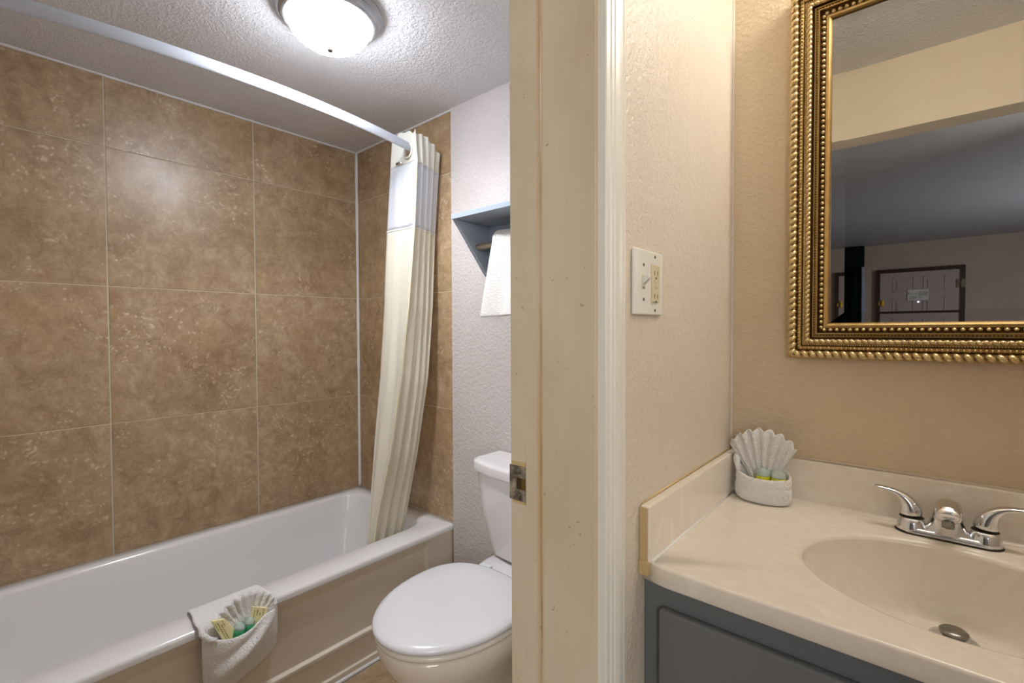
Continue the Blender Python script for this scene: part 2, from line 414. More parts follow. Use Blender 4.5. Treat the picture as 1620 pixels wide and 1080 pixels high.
# moulded casing: profile (offset from opening, thickness) swept with mitres
prof = [(0.0, 0.0), (0.0, 0.0125), (0.0015, 0.0145), (0.011, 0.0150), (0.0125, 0.0125), (0.0150, 0.0125), (0.0165, 0.0150), (0.0225, 0.0155),
        (0.024, 0.0130), (0.0265, 0.0130), (0.028, 0.0150), (0.038, 0.0165), (0.048, 0.0160), (0.0555, 0.0135), (0.057, 0.0105), (0.0595, 0.0105), (0.061, 0.0120),
        (0.0675, 0.0110), (0.069, 0.0085), (0.069, 0.0)]
def casing(xs, sgn, back=0.0):
    rows = []
    for st in range(4):
        row = []
        for d, h in prof:
            d += back
            x = xs + sgn * h
            if st == 0: row.append((x, JY - 0.004 + d, 0))
            if st == 1: row.append((x, JY - 0.004 + d, DOORZ - 0.004 + d))
            if st == 2: row.append((x, DY0 + 0.004 - d, DOORZ - 0.004 + d))
            if st == 3: row.append((x, DY0 + 0.004 - d, 0))
        rows.append(row)
    return struct(G().grid(rows).out('trim_casing', 'casing'))
casing(0.001, 1); casing(-W - 0.001, -1, 0.024)
# strike plate on the jamb, with its lip wrapped round the corner
sp = thing('strike_plate', 'worn metal latch strike plate screwed to the yellowed door jamb', 'strike plate', (-0.16, JY, 0.927))
z0, z1 = 0.8975, 0.9585
def plate():
    n = 9; rows = []
    path = [(-0.1435, JY - 0.0019), (-0.150, JY - 0.0022), (-0.165, JY - 0.0022), (-0.174, JY - 0.0022), (-0.1795, JY - 0.0012), (-0.1825, JY + 0.004), (-0.1835, JY + 0.010)]
    for i, (x, y) in enumerate(path):
        ins = 0.0 if i < 5 else 0.004 * (i - 4)
        rows.append([(x, y, z0 + ins + (z1 - z0 - 2 * ins) * k / n) for k in range(n + 1)])
    gg = G().grid(rows)
    # latch hole: drop the faces in the middle of the flat part
    gg.f = [f for idx, f in enumerate(gg.f) if not (idx // n in (0, 1) and 3 <= idx % n <= 5)]
    o = gg.out('plate', 'strike', sp); solid(o, 0.0012, 0); return o
plate()
box('latch_hole', -0.1640, -0.1440, JY - 0.0016, JY - 0.0008, z0 + 0.0200, z1 - 0.0200, 'darkhole', sp)
box('latch_hole_side', -0.1520, -0.1440, JY - 0.0022, JY - 0.0014, z0 + 0.0210, z1 - 0.0210, NT('dull_brass', (122, 98, 40), 0.5, 0.4).m, sp)
for zz in (z0 + 0.0095, z1 - 0.0095):
    G().lathe((-0.1575, JY - 0.0025, zz), [(0.0001, -0.0022), (0.003, -0.0018), (0.0044, 0.0)], 14, 'y').out('screw', 'steel', sp, smooth=True)
box('paint_chip', -0.176, -0.1440, JY - 0.0013, JY, z1 + 0.0005, z1 + 0.0075, NT('old_chipped_paint', (206, 182, 130), 0.6).m, sp)
box('paint_chip', -0.173, -0.1440, JY - 0.0013, JY, z0 - 0.0055, z0 - 0.0005, NT('old_chipped_paint', (206, 182, 130), 0.6).m, sp)

# ------------------------------------------------------------------ bathtub
ZT = 0.384
tub = thing('bathtub', 'white enamelled bathtub with panelled cream apron below the brown tile wall', 'bathtub', (-1.47, 0.57, 0))
X0, X1, Y0, Y1 = TX + 0.001, -1.108, -0.187, EY - 0.003
def rrect(x0, x1, y0, y1, r, z, n=8):
    pts = []
    for cx, cy, a0 in ((x1 - r, y1 - r, 0), (x0 + r, y1 - r, 90), (x0 + r, y0 + r, 180), (x1 - r, y0 + r, 270)):
        for k in range(n + 1):
            a = radians(a0 + 90 * k / n); pts.append((cx + cos(a) * r, cy + sin(a) * r, z))
    return pts
def rr2(x0, x1, y0, y1, rs, z, n=8):   # radii for corners: (x1y1, x0y1, x0y0, x1y0)
    pts = []
    cs = ((x1 - rs[0], y1 - rs[0], 0, rs[0]), (x0 + rs[1], y1 - rs[1], 90, rs[1]), (x0 + rs[2], y0 + rs[2], 180, rs[2]), (x1 - rs[3], y0 + rs[3], 270, rs[3]))
    for cx, cy, a0, r in cs:
        for k in range(n + 1):
            a = radians(a0 + 90 * k / n); pts.append((cx + cos(a) * r, cy + sin(a) * r, z))
    return pts
rows = [rr2(X0, X1 + 0.000, Y0, Y1, (0.004,) * 4, ZT - 0.022), rr2(X0, X1, Y0, Y1, (0.004,) * 4, ZT - 0.010),
        rr2(X0 + 0.001, X1 - 0.003, Y0 + 0.001, Y1 - 0.001, (0.006,) * 4, ZT - 0.002), rr2(X0 + 0.003, X1 - 0.010, Y0 + 0.003, Y1 - 0.003, (0.008,) * 4, ZT)]
ix0, ix1, iy0, iy1 = X0 + 0.050, -1.222, Y0 + 0.085, Y1 - 0.060
rows += [rr2(ix0 - 0.010, ix1 + 0.012, iy0 - 0.012, iy1 + 0.012, (0.105, 0.09, 0.09, 0.10), ZT - 0.001),
         rr2(ix0 - 0.003, ix1 + 0.004, iy0 - 0.004, iy1 + 0.004, (0.10, 0.085, 0.085, 0.10), ZT - 0.005),
         rr2(ix0, ix1, iy0, iy1, (0.10, 0.085, 0.085, 0.10), ZT - 0.014),
         rr2(ix0 + 0.012, ix1 - 0.012, iy0 + 0.03, iy1 - 0.015, (0.11, 0.10, 0.10, 0.11), ZT - 0.10),
         rr2(ix0 + 0.035, ix1 - 0.035, iy0 + 0.10, iy1 - 0.035, (0.12,) * 4, ZT - 0.26),
         rr2(ix0 + 0.07, ix1 - 0.07, iy0 + 0.16, iy1 - 0.08, (0.11,) * 4, ZT - 0.325),
         rr2(ix0 + 0.14, ix1 - 0.14, iy0 + 0.26, iy1 - 0.16, (0.08,) * 4, ZT - 0.335)]
G().grid(rows, True, False, True).out('basin', 'enamel', tub, smooth=True)
# apron with shallow recessed panel, ledge and skirt
def apron():
    gg = G(); xo = X1 - 0.004
    ys = [Y0, -0.12, -0.105, 1.185, 1.200, Y1]
    def xa(y, z):      # recess
        inside = (-0.11 < y < 1.19)
        if z > 0.352: return xo
        if z > 0.129: return xo - (0.010 if inside else 0.002)
        if z > 0.110: return xo - 0.001
        return xo - 0.008
    zs = [0.003, 0.028, 0.030, 0.108, 0.114, 0.126, 0.131, 0.325, 0.353, ZT - 0.02]
    rows = []
    for z in zs:
        row = []
        for y in ys:
            ins = -0.11 < y < 1.19
            if z >= 0.353: x = xo
            elif z >= 0.129: x = xo - (0.011 if ins else 0.004)
            elif z >= 0.113: x = xo + (0.001 if ins else -0.003)
            elif z >= 0.029: x = xo - 0.007
            else: x = xo + 0.001
            row.append((x, y, z))
        rows.append(row)
    gg.grid(rows)
    o = gg.out('apron', 'apron', tub); solid(o, 0.006, -1); bevel(o, 0.0025, 3, 15); return o
apron()
bead('caulk_bead', (X1 - 0.003, Y0, 0.003), (X1 - 0.003, Y1, 0.003), 0.007, fl)

# ------------------------------------------------------------------ bathroom ceiling lamp
LX, LY = -0.920, 0.702
cl = thing('ceiling_lamp', 'round flush ceiling lamp with glowing glass dome above the tub side', 'ceiling lamp', (LX, LY, HB))
G().lathe((LX, LY, HB), [(0.142, 0.0), (0.146, -0.003), (0.146, -0.008), (0.134, -0.011), (0.136, -0.016), (0.138, -0.022), (0.131, -0.027), (0.125, -0.027), (0.128, -0.032), (0.123, -0.035), (0.114, -0.033), (0.108, -0.024)], 64, cap=False).out('rim', 'fixture', cl, smooth=True)
rows = []
for i in range(15):
    a = pi / 2 * i / 14; rows.append((max(0.0006, 0.113 * cos(a)), -0.030 - 0.074 * sin(a)))
G().lathe((LX, LY, HB), rows, 48, cap=True).out('glass_dome', 'dome', cl, smooth=True)
G().lathe((LX, LY, HB - 0.104), [(0.008, 0.001), (0.0085, -0.004), (0.006, -0.008), (0.0005, -0.010)], 16).out('finial', 'slot', cl, smooth=True)

# the lamp throws most of its light downwards
ld = bpy.data.lights.new('ceiling_lamp_light', 'SPOT'); ld.energy = 25; ld.color = (0.93, 0.96, 1.0); ld.spot_size = radians(172); ld.spot_blend = 0.6; ld.shadow_soft_size = 0.05
lo = bpy.data.objects.new('ceiling_lamp_light', ld); lo.location = (LX, LY, HB - 0.12); COL.objects.link(lo)

# ------------------------------------------------------------------ shower rod (bowed flat band) and curtain
ZR = 1.912
def rod_x(y):
    t = (y - 0.575) / 0.76; return -1.078 - 0.125 * t * t
ra = [(rod_x(y), y, ZR) for y in [-0.186 + (1.334 + 0.186) * i / 48 for i in range(49)]]
rod = thing('shower_curtain_rod', 'bowed silver shower curtain rod crossing below the bathroom ceiling', 'curtain rod', (rod_x(0.57), 0.57, ZR))
G().tube(ra, (0.0170, 0.0045), 20).out('rod', 'rod', rod, smooth=True)
G().lathe((rod_x(1.334), 1.334, ZR), [(0.021, 0.0), (0.021, -0.006), (0.018, -0.012)], 24, 'y').out('flange', 'chrome', rod, smooth=True)
G().lathe((rod_x(-0.186), -0.189, ZR), [(0.032, 0.0), (0.032, 0.006), (0.022, 0.014)], 24, 'y').out('flange', 'chrome', rod, smooth=True)

CT = [
(1.985, [(-1.2698, 1.155), (-1.128, 1.16), (-1.2912, 1.205), (-1.1608, 1.215), (-1.3324, 1.245), (-1.1572, 1.255), (-1.3429, 1.29), (-1.1600, 1.315)]),
(1.86, [(-1.2806, 1.155), (-1.113, 1.16), (-1.2959, 1.205), (-1.1572, 1.215), (-1.3352, 1.245), (-1.1563, 1.255), (-1.3393, 1.29), (-1.1700, 1.315)]),
(1.60, [(-1.3162, 1.155), (-1.133, 1.16), (-1.3187, 1.205), (-1.1608, 1.215), (-1.3548, 1.245), (-1.164, 1.255), (-1.3458, 1.29), (-1.1963, 1.315)]),
(1.3, [(-1.2967, 1.126), (-1.1392, 1.135), (-1.3135, 1.181), (-1.1577, 1.188), (-1.3489, 1.218), (-1.156, 1.228), (-1.3457, 1.262), (-1.1816, 1.286)]),
(1.0, [(-1.2902, 1.097), (-1.1619, 1.109), (-1.3246, 1.157), (-1.1716, 1.162), (-1.3606, 1.192), (-1.1621, 1.202), (-1.3663, 1.235), (-1.1788, 1.257)]),
(0.7, [(-1.2965, 1.068), (-1.2015, 1.084), (-1.3511, 1.132), (-1.208, 1.135), (-1.3883, 1.165), (-1.1961, 1.175), (-1.405, 1.207), (-1.2088, 1.228)]),
(0.45, [(-1.2952, 1.044), (-1.2609, 1.063), (-1.3789, 1.112), (-1.2607, 1.113), (-1.4208, 1.143), (-1.2429, 1.153), (-1.4595, 1.184), (-1.2491, 1.204)]),
(0.30, [(-1.2934, 1.03), (-1.2753, 1.05), (-1.3869, 1.1), (-1.2794, 1.1), (-1.429, 1.13), (-1.2663, 1.14), (-1.4727, 1.17), (-1.2755, 1.19)])]
cur = thing('shower_curtain', 'cream shower curtain with sheer window bunched at the end of its rod', 'shower curtain', (-1.22, 1.2, 0.30))
def cnodes(z):
    for (za, A), (zb, B) in zip(CT[:-1], CT[1:]):
        if z >= zb: break
    t = max(0, min(1, (za - z) / (za - zb)))
    return [(a[0] * (1 - t) + b[0] * t, a[1] * (1 - t) + b[1] * t) for a, b in zip(A, B)]
NPL = 4
def cpath(z, sub=14):
    P = cnodes(z); out = []
    a, b, e = P[0], P[1], P[-1]
    for k in range(2 * sub):
        t = k / (2 * sub)
        x = a[0] * (1 - t) + b[0] * t; y = a[1] * (1 - t) + b[1] * t
        y += 0.004 * sin(t * 9 + z * 1.5) * min(1.0, 0.15 + (1.95 - z) * 1.2) + 0.003 * noise.noise(Vector((t * 5, z * 4, 1)))
        out.append((x, y, z))
    L = sqrt((e[0] - b[0]) ** 2 + (e[1] - b[1]) ** 2); dx, dy = (e[0] - b[0]) / L, (e[1] - b[1]) / L
    N_ = NPL * 12
    for k in range(N_ + 1):
        t = k / N_
        low = smooth_step((1.7 - z) / 0.9); tw = t ** (1 + 0.35 * low) + 0.06 * low * sin(t * 5 + z); ph = tw * NPL * 2 * pi
        amp = (0.024 - 0.004 * t) * (1 - 0.35 * low) * (0.75 + 0.8 * noise.noise(Vector((t * 6, z * 1.3, 9))))
        wv = 0.5 - 0.5 * cos(ph); q = wv ** 0.8
        along = t + 0.05 * sin(ph + 1.0) / NPL * 2 + 0.02 * noise.noise(Vector((t * 5, z * 1.1, 3)))
        out.append((b[0] + dx * L * along - dy * (-1) * 0 - amp * q * abs(dy), b[1] + dy * L * along + amp * q * dx * 0.3, z))
    return out
def cpart(name, za, zb, mat, n=16, scallop=False):
    rows = []
    for i in range(n + 1):
        z = za + (zb - za) * i / n
        row = cpath(z)
        rows.append(row)
    if scallop:     # the header's top edge rises and falls from fold to fold
        r0 = rows[0]; dzs = []
        for j in range(len(r0)):
            if j < 28: t = j / 28; dzs.append(-0.020 * abs(2 * t - 0.9) ** 2.0 - 0.004 * sin(t * 14))
            else:
                t = (j - 28) / (len(r0) - 29); dzs.append(-0.004 - 0.008 * abs(sin(t * 2.5 * pi)) - 0.040 * max(0, t - 0.55) / 0.45)
        for i in range(len(rows)):
            k = max(0, 1 - i / (len(rows) * 0.7))
            rows[i] = [(p[0], p[1], p[2] + d * k) for p, d in zip(rows[i], dzs)]
    gg = G().grid(rows)
    return gg, rows
gg, rows = cpart('header', 1.985, 1.855, 'curtain_head', 16, True)
# eyelet: remove a round patch of the front panel so the rod passes through
RX = rod_x(1.157) - 0.012
gg.f = [f for f in gg.f if not (sum(gg.v[i][1] for i in f) / 4 < 1.175 and (sum(gg.v[i][0] for i in f) / 4 - RX) ** 2 + (sum(gg.v[i][2] for i in f) / 4 - ZR + 0.010) ** 2 < 0.024 ** 2)]
hd = gg.out('curtain_header', 'curtain_head', cur, smooth=True); solid(hd, 0.0012)
ring = [(RX + 0.0265 * cos(a), 1.1535, ZR - 0.010 + 0.0275 * sin(a)) for a in [2 * pi * i / 36 for i in range(37)]]
G().tube(ring, (0.0035, 0.0055), 8, cap=False).out('eyelet_ring', 'curtain_head', cur, smooth=True, label='white plastic ring in the header that the rod passes through')
gg, _ = cpart('', 1.855, 1.605, 'sheer', 14); solid(gg.out('sheer_window', 'sheer', cur, smooth=True, label='translucent white mesh window of the curtain'), 0.0006)
gg, _ = cpart('', 1.605, 0.28, 'curtain', 60); solid(gg.out('curtain_panel', 'curtain', cur, smooth=True), 0.0012)
hem = [Vector(p) + Vector((0, -0.0012, 0)) for p in cpath(1.603)]
G().tube(hem, (0.0045, 0.0012), 6).out('hem', 'curtain_head', cur, smooth=True)
seam = []
for i in range(60):
    z = 1.855 + (0.30 - 1.855) * i / 59; p = cnodes(z)[1]; seam.append((p[0] + 0.0015, p[1] - 0.001, z))
G().tube(seam, 0.0022, 6).out('seam', 'piping', cur, smooth=True)
G().tube([(-1.232, 1.1475, 1.8640), (-1.197, 1.1485, 1.8630)], (0.0048, 0.0016), 12).out('metal_clip', 'chrome', cur, smooth=True, label='small silver clip on the header')

# ------------------------------------------------------------------ shelf with towel bar
SX0, SX1 = -0.895, -0.30
WY = EY - 0.0095
sh = thing('towel_shelf', 'blue-grey wall shelf with triangular brackets over the toilet', 'shelf', ((SX0 + SX1) / 2, WY, 1.40))
box('shelf_board', SX0, SX1, WY - 0.19, WY - 0.001, 1.589, 1.606, 'shelf', sh, 0.001)
def bracket(x):
    p = [(WY - 0.002, 1.588), (WY - 0.182, 1.588), (WY - 0.020, 1.400), (WY - 0.002, 1.400)]
    v = [(x, a, b) for a, b in p] + [(x + 0.017, a, b) for a, b in p]
    o = G().add(v, [(0, 1, 2, 3), (4, 5, 6, 7)] + [(i, (i + 1) % 4, 4 + (i + 1) % 4, 4 + i) for i in range(4)]).out('bracket', 'shelf', sh); bevel(o, 0.001); return o
bracket(SX0 + 0.001); bracket(SX1 - 0.018)
box('back_board', SX0 + 0.018, SX1 - 0.018, WY - 0.012, WY - 0.001, 1.400, 1.588, 'shelf', sh, 0.001)
G().tube([(SX0 + 0.016, WY - 0.075, 1.503), (SX1 - 0.016, WY - 0.075, 1.503)], 0.0115, 18).out('towel_bar', 'dowel', sh, smooth=True, label='plain wooden dowel under the shelf')
# towel draped over the bar
BYc = WY - 0.075
def towel():
    xs0, xs1 = -0.765, -0.40; nx = 30; rows = []
    prof_ = []
    for i in range(26): t = i / 25; prof_.append((BYc - 0.033 - 0.020 * t, 1.502 - 0.262 * t, t))
    prof_ = prof_[::-1]
    arc = [(BYc - 0.006 - 0.028 * cos(a), 1.502 + 0.038 * sin(a), 0) for a in [pi * i / 10 for i in range(1, 10)]]
    back = [(BYc + 0.020, 1.500 - 0.20 * i / 12, 0) for i in range(1, 13)]
    for (y, z, t) in prof_ + arc + back:
        row = []
        for j in range(nx + 1):
            s_ = j / nx; x = xs0 + (xs1 - xs0) * s_ - 0.012 * t * (1 - s_) * 3.0 * (1 - s_)
            fold = 0.015 * sin(s_ * 17 + 1.2 + t * 0.7) * (0.35 + 0.65 * t)
            row.append((x, y - fold if y < BYc else y, z + (0.004 * sin(s_ * 5) if t > 0.9 else 0)))
        rows.append(row)
    o = G().grid(rows).out('hand_towel', 'terry', None, origin=(-0.62, BYc, 1.24), smooth=True)
    solid(o, 0.017, 0); subd(o, 2); return o
tag(towel(), 'folded white terry towel hanging from the bar of the wall shelf', 'towel')

# ------------------------------------------------------------------ toilet
TCX = -0.632
toi = thing('toilet', 'white two-piece toilet with closed lid beside the bathtub', 'toilet', (TCX, 0.95, 0))
def egg(y0, y1, hw, z, n=48, cx=TCX, sq=2.0, ty=0.5):
    L = y1 - y0; pts = []
    for k in range(n):
        a = 2 * pi * k / n; c, s_ = cos(a), sin(a)
        yc = y0 + L * ty
        ry = (L * ty) if s_ < 0 else (L * (1 - ty))
        ex = 2 / (2.0 if s_ < 0 else sq)
        pts.append((cx + hw * math.copysign(abs(c) ** ex, c), yc + ry * math.copysign(abs(s_) ** ex, s_), z))
    return pts
rows = [egg(0.80, 1.20, 0.105, 0.0, sq=4), egg(0.80, 1.20, 0.105, 0.015, sq=4), egg(0.82, 1.19, 0.10, 0.08, sq=3.5), egg(0.82, 1.19, 0.098, 0.15, sq=3.2),
        egg(0.765, 1.19, 0.125, 0.22, sq=3), egg(0.705, 1.19, 0.165, 0.30, sq=2.8), egg(0.678, 1.185, 0.186, 0.345, sq=2.8, ty=0.52), egg(0.672, 1.18, 0.190, 0.372, sq=2.8, ty=0.54), egg(0.674, 1.18, 0.188, 0.384, sq=2.8, ty=0.54), egg(0.69, 1.17, 0.175, 0.388, sq=2.8, ty=0.54)]
G().grid(rows, True, True, True).out('bowl', 'bowlchina', toi, smooth=True)
rows = [egg(0.672, 1.10, 0.190, 0.390, sq=2.4, ty=0.6), egg(0.668, 1.10, 0.194, 0.396, sq=2.4, ty=0.6), egg(0.668, 1.10, 0.194, 0.402, sq=2.4, ty=0.6), egg(0.674, 1.10, 0.190, 0.407, sq=2.4, ty=0.6)]
G().grid(rows, True, True, True).out('seat', 'seatring', toi, smooth=True)
rows = [egg(0.672, 1.102, 0.188, 0.4105, sq=3.0, ty=0.6), egg(0.664, 1.104, 0.196, 0.4125, sq=3.0, ty=0.6), egg(0.662, 1.104, 0.197, 0.419, sq=3.0, ty=0.6), egg(0.667, 1.102, 0.193, 0.4265, sq=2.5, ty=0.6), egg(0.682, 1.09, 0.180, 0.4305, sq=2.5, ty=0.6), egg(0.75, 1.04, 0.12, 0.4325, sq=3, ty=0.6), egg(0.85, 0.96, 0.03, 0.433, sq=2.5, ty=0.6)]
G().grid(rows, True, True, True).out('lid', 'seat', toi, smooth=True)
for sx in (-0.075, 0.075):
    o = box('hinge', TCX + sx - 0.022, TCX + sx + 0.022, 1.098, 1.122, 0.392, 0.424, 'seat', toi, 0.005)
# deck under the tank
def tankring(hwb, hwf, yb, yf, z, bow, n=14, r=0.02):
    pts = []
    # back edge left to right, then front bowed edge right to left
    pts.append((TCX + hwb, yb, z)); pts.append((TCX + hwb - 0.01, yb + 0.0, z)) ; pts.append((TCX - hwb + 0.01, yb, z)); pts.append((TCX - hwb, yb, z))
    pts.append((TCX - (hwb * 0.55 + hwf * 0.45), (yb + yf) / 2, z))
    for k in range(n + 1):
        s_ = -1 + 2 * k / n
        e = max(0, abs(s_) - 0.88) / 0.12
        pts.append((TCX + s_ * hwf, yf - bow * (1 - s_ * s_) + 0.014 * e * e, z))
    pts.append((TCX + (hwb * 0.55 + hwf * 0.45), (yb + yf) / 2, z))
    return pts
rows = [egg(1.03, 1.30, 0.115, 0.20, sq=5), egg(1.03, 1.31, 0.13, 0.30, sq=5), egg(1.06, 1.315, 0.150, 0.370, sq=6, ty=0.4), egg(1.08, 1.318, 0.152, 0.386, sq=6, ty=0.4), egg(1.10, 1.31, 0.145, 0.392, sq=6, ty=0.4)]
G().grid(rows, True, True, True).out('tank_deck', 'china', toi, smooth=True)
yb = WY - 0.008
rows = []
for z, hw, yf, bow in ((0.398, 0.148, 1.205, 0.012), (0.402, 0.155, 1.198, 0.014), (0.43, 0.163, 1.192, 0.018), (0.52, 0.182, 1.180, 0.026), (0.62, 0.197, 1.172, 0.034), (0.703, 0.206, 1.168, 0.038)):
    rows.append(tankring(hw, hw, yb, yf + 0.02, z, bow))
o = G().grid(rows, True, True, True).out('tank', 'china', toi, smooth=True); bevel(o, 0.006, 3, 40)
rows = []
for z, dd in ((0.700, -0.004), (0.702, 0.005), (0.708, 0.010), (0.732, 0.009), (0.738, 0.005), (0.741, -0.004), (0.742, -0.02)):
    rows.append(tankring(0.205 + dd * 0.9, 0.205 + dd * 0.9, yb - (0.0 if dd > -0.01 else 0.012), 1.186 - dd, z, 0.040))
o = G().grid(rows, True, True, True).out('tank_lid', 'china', toi, smooth=True); bevel(o, 0.005, 3, 50)
G().tube([(TCX + 0.12, 1.166, 0.665), (TCX + 0.12, 1.140, 0.665), (TCX + 0.085, 1.128, 0.660), (TCX + 0.045, 1.122, 0.655)], 0.006, 10).out('flush_lever', 'chrome', toi, smooth=True)

# ------------------------------------------------------------------ vanity cabinet and top
ZC, ZS = 0.7899, 0.8889
CF, CX1 = 0.7702, 0.84
BF = 1.279      # face of the backsplash
va = thing('vanity_cabinet', 'slate grey painted vanity cabinet under the cream sink counter', 'cabinet', (0.42, 1.03, 0))
box('front_frame', 0.003, 0.83, 0.790, 0.808, 0.09, 0.7535, 'cabinet', va)
box('side_panel', 0.003, 0.019, 0.808, MY - 0.002, 0.09, 0.752, 'cabinet', va)
box('side_panel', 0.814, 0.83, 0.808, MY - 0.002, 0.09, 0.752, 'cabinet', va)
box('floor_panel', 0.019, 0.814, 0.808, MY - 0.002, 0.09, 0.105, 'cabinet', va)
box('toe_kick', 0.01, 0.82, 0.85, 1.28, 0.0, 0.09, 'cabinet', va)
for a, b in ((0.034, 0.424), (0.430, 0.815)):
    d = box('door', a, b, 0.772, 0.7895, 0.12, 0.716, 'cabinet', va)
    bevel(d, 0.005, 2)
# counter: rectangular slab with elliptical sink opening
SCX, SCY, SRX, SRY = 0.415, 1.017, 0.204, 0.170
vt = thing('sink_counter', 'cream marbled sink counter with integral oval bowl and splashes', 'counter', (0.42, 1.03, 0.755))
def counter():
    n = 96; gg = G()
    def rect_pt(a):
        # point on rectangle boundary in direction a from sink centre
        c, s_ = cos(a), sin(a); t = 9
        if c > 1e-6: t = min(t, (CX1 - SCX) / c)
        if c < -1e-6: t = min(t, (0.002 - SCX) / c)
        if s_ > 1e-6: t = min(t, (MY - 0.003 - SCY) / s_)
        if s_ < -1e-6: t = min(t, (CF - SCY) / s_)
        return (SCX + c * t, SCY + s_ * t)
    angs = [2 * pi * k / n for k in range(n)]
    for cxr, cyr in ((0.002, CF), (CX1, CF), (0.002, MY - 0.003), (CX1, MY - 0.003)):
        a = math.atan2(cyr - SCY, cxr - SCX) % (2 * pi)
        i = min(range(n), key=lambda k: abs(angs[k] - a)); angs[i] = a
    ell = lambda rx, ry, z: [(SCX + rx * cos(a) / sqrt(1), SCY + ry * sin(a), z) for a in [math.atan2(sin(b) / SRY, cos(b) / SRX) for b in angs]]
    def rc(inset, z):
        r = []
        for a in angs:
            x, y = rect_pt(a); x = min(max(x, 0.002 + 0), CX1 - inset); y = max(y, CF + inset); r.append((x, y, z))
        return r
    # knock the sharp front-left corner off a little
    def corner(r):
        o_ = []
        for x, y, z in r:
            dx, dy = x - 0.002, y - CF
            if dx < 0.03 and dy < 0.012: y += 0.010 * (1 - dx / 0.03) ** 2 * (1 - dy / 0.012)
            o_.append((x, y, z))
        return o_
    rows = [ell(SRX, SRY, ZC - 0.009), ell(SRX + 0.0015, SRY + 0.0015, ZC - 0.004), ell(SRX + 0.005, SRY + 0.005, ZC - 0.0010), ell(SRX + 0.011, SRY + 0.010, ZC),
            corner(rc(0.006, ZC)), corner(rc(0.0045, ZC)), corner(rc(0.0015, ZC - 0.0012)), corner(rc(0.0, ZC - 0.0045)), corner(rc(0.0, ZC - 0.030)), corner(rc(0.003, ZC - 0.034))]
    gg.grid(rows, True)
    return gg.out('counter_slab', 'marble', vt, smooth=True)
counter()
def bowl():
    n = 96; rows = []; DCX, DCY = 0.421, 1.128
    for i in range(19):
        t = i / 18
        k = cos(t * pi / 2) ** 0.62 if t < 1 else 0
        rx = 0.0335 + (SRX - 0.0335) * k; ry = 0.0335 + (SRY - 0.0335) * k
        cx_ = SCX + (DCX - SCX) * (1 - k); cy_ = SCY + (DCY - SCY) * (1 - k)
        z = ZC - 0.009 - 0.132 * sin(t * pi / 2) ** 1.15
        rows.append([(cx_ + rx * cos(2 * pi * j / n), cy_ + ry * sin(2 * pi * j / n), z) for j in range(n)])
    return G().grid(rows, True).out('sink_bowl', 'marble', vt, smooth=True)
bowl()
ZD = ZC - 0.141
G().lathe((0.421, 1.128, ZD), [(0.0340, 0.0005), (0.0335, 0.002), (0.027, 0.001), (0.022, -0.004), (0.019, -0.02), (0.001, -0.022)], 40, cap=False).out('drain_flange', 'chrome', vt, smooth=True)
G().lathe((0.421, 1.128, ZD), [(0.008, -0.018), (0.016, 0.008), (0.0200, 0.012), (0.0205, 0.0150), (0.017, 0.0180), (0.001, 0.0192)], 32, cap=True).out('drain_stopper', 'nickel', vt, smooth=True, label='dull grey pop-up drain stopper')
o = box('side_splash', 0.0015, 0.0185, CF + 0.001, BF, ZC - 0.002, ZS, 'marble', vt); bevel(o, 0.0035, 3)
o = box('back_splash', 0.002, CX1, BF, MY - 0.001, ZC - 0.002, ZS, 'marble', vt); bevel(o, 0.0035, 3)
o = box('splash_end', 0.0008, 0.0160, CF - 0.0012, CF + 0.004, ZC - 0.018, ZS - 0.003, 'marble_edge', vt); bevel(o, 0.001, 1)
o = box('corner_block', -0.001 + 0.0015, 0.0175, CF - 0.004, CF + 0.010, ZC - 0.022, ZC + 0.003, 'marble_edge', vt); bevel(o, 0.0012, 1)
# cove and caulk lines of the counter
G().tube([(0.0195, CF + 0.01, ZC + 0.0003), (0.0195, BF - 0.001, ZC + 0.0003)], 0.003, 8).out('caulk_line', 'casing', vt, smooth=True)
rows = []
for i in range(7):
    a = pi / 2 * i / 6; rows.append([(x, BF + 0.001 - 0.010 * (1 - sin(a)), ZC + 0.010 * (1 - cos(a)) + 0.0002) for x in (0.0185, CX1)])
G().grid(rows).out('back_cove', 'marble', vt, smooth=True)
G().tube([(0.01, BF + 0.014, ZS + 0.0005), (0.25, BF + 0.015, ZS + 0.002), (0.5, BF + 0.0145, ZS + 0.001), (0.84, BF + 0.014, ZS + 0.001)], 0.0022, 6).out('wall_caulk', 'wall', vt, smooth=True)
G().tube([(0.0005, CF + 0.01, ZS), (0.0005, 1.0, ZS + 0.0008), (0.0005, BF, ZS)], 0.0024, 6).out('side_caulk', 'marble_edge', vt, smooth=True)

# ------------------------------------------------------------------ faucet
FX, FY = 0.4135, 1.240
fa = thing('faucet', 'chrome two-handle centerset faucet at the back of the sink', 'faucet', (FX, FY, ZC))
def stadium(hx, hy, z, cx=FX, cy=FY, n=10):
    pts = []
    for k in range(2 * n):
        a = -pi / 2 + pi * k / (2 * n - 1) if k < n * 2 else 0
        pts.append((cx + (hx - hy) + hy * cos(a), cy + hy * sin(a), z))
    for k in range(2 * n):
        a = pi / 2 + pi * k / (2 * n - 1)
        pts.append((cx - (hx - hy) + hy * cos(a), cy + hy * sin(a), z))
    return pts
G().grid([stadium(0.0785, 0.0265, ZC + 0.0002), stadium(0.079, 0.027, ZC + 0.002)], True, True, True).out('gasket', 'slot', fa)
G().grid([stadium(0.078, 0.0262, ZC + 0.002), stadium(0.0765, 0.0250, ZC + 0.007), stadium(0.074, 0.0225, ZC + 0.012), stadium(0.070, 0.018, ZC + 0.0135)], True, True, True).out('base_plate', 'chrome', fa, smooth=True)
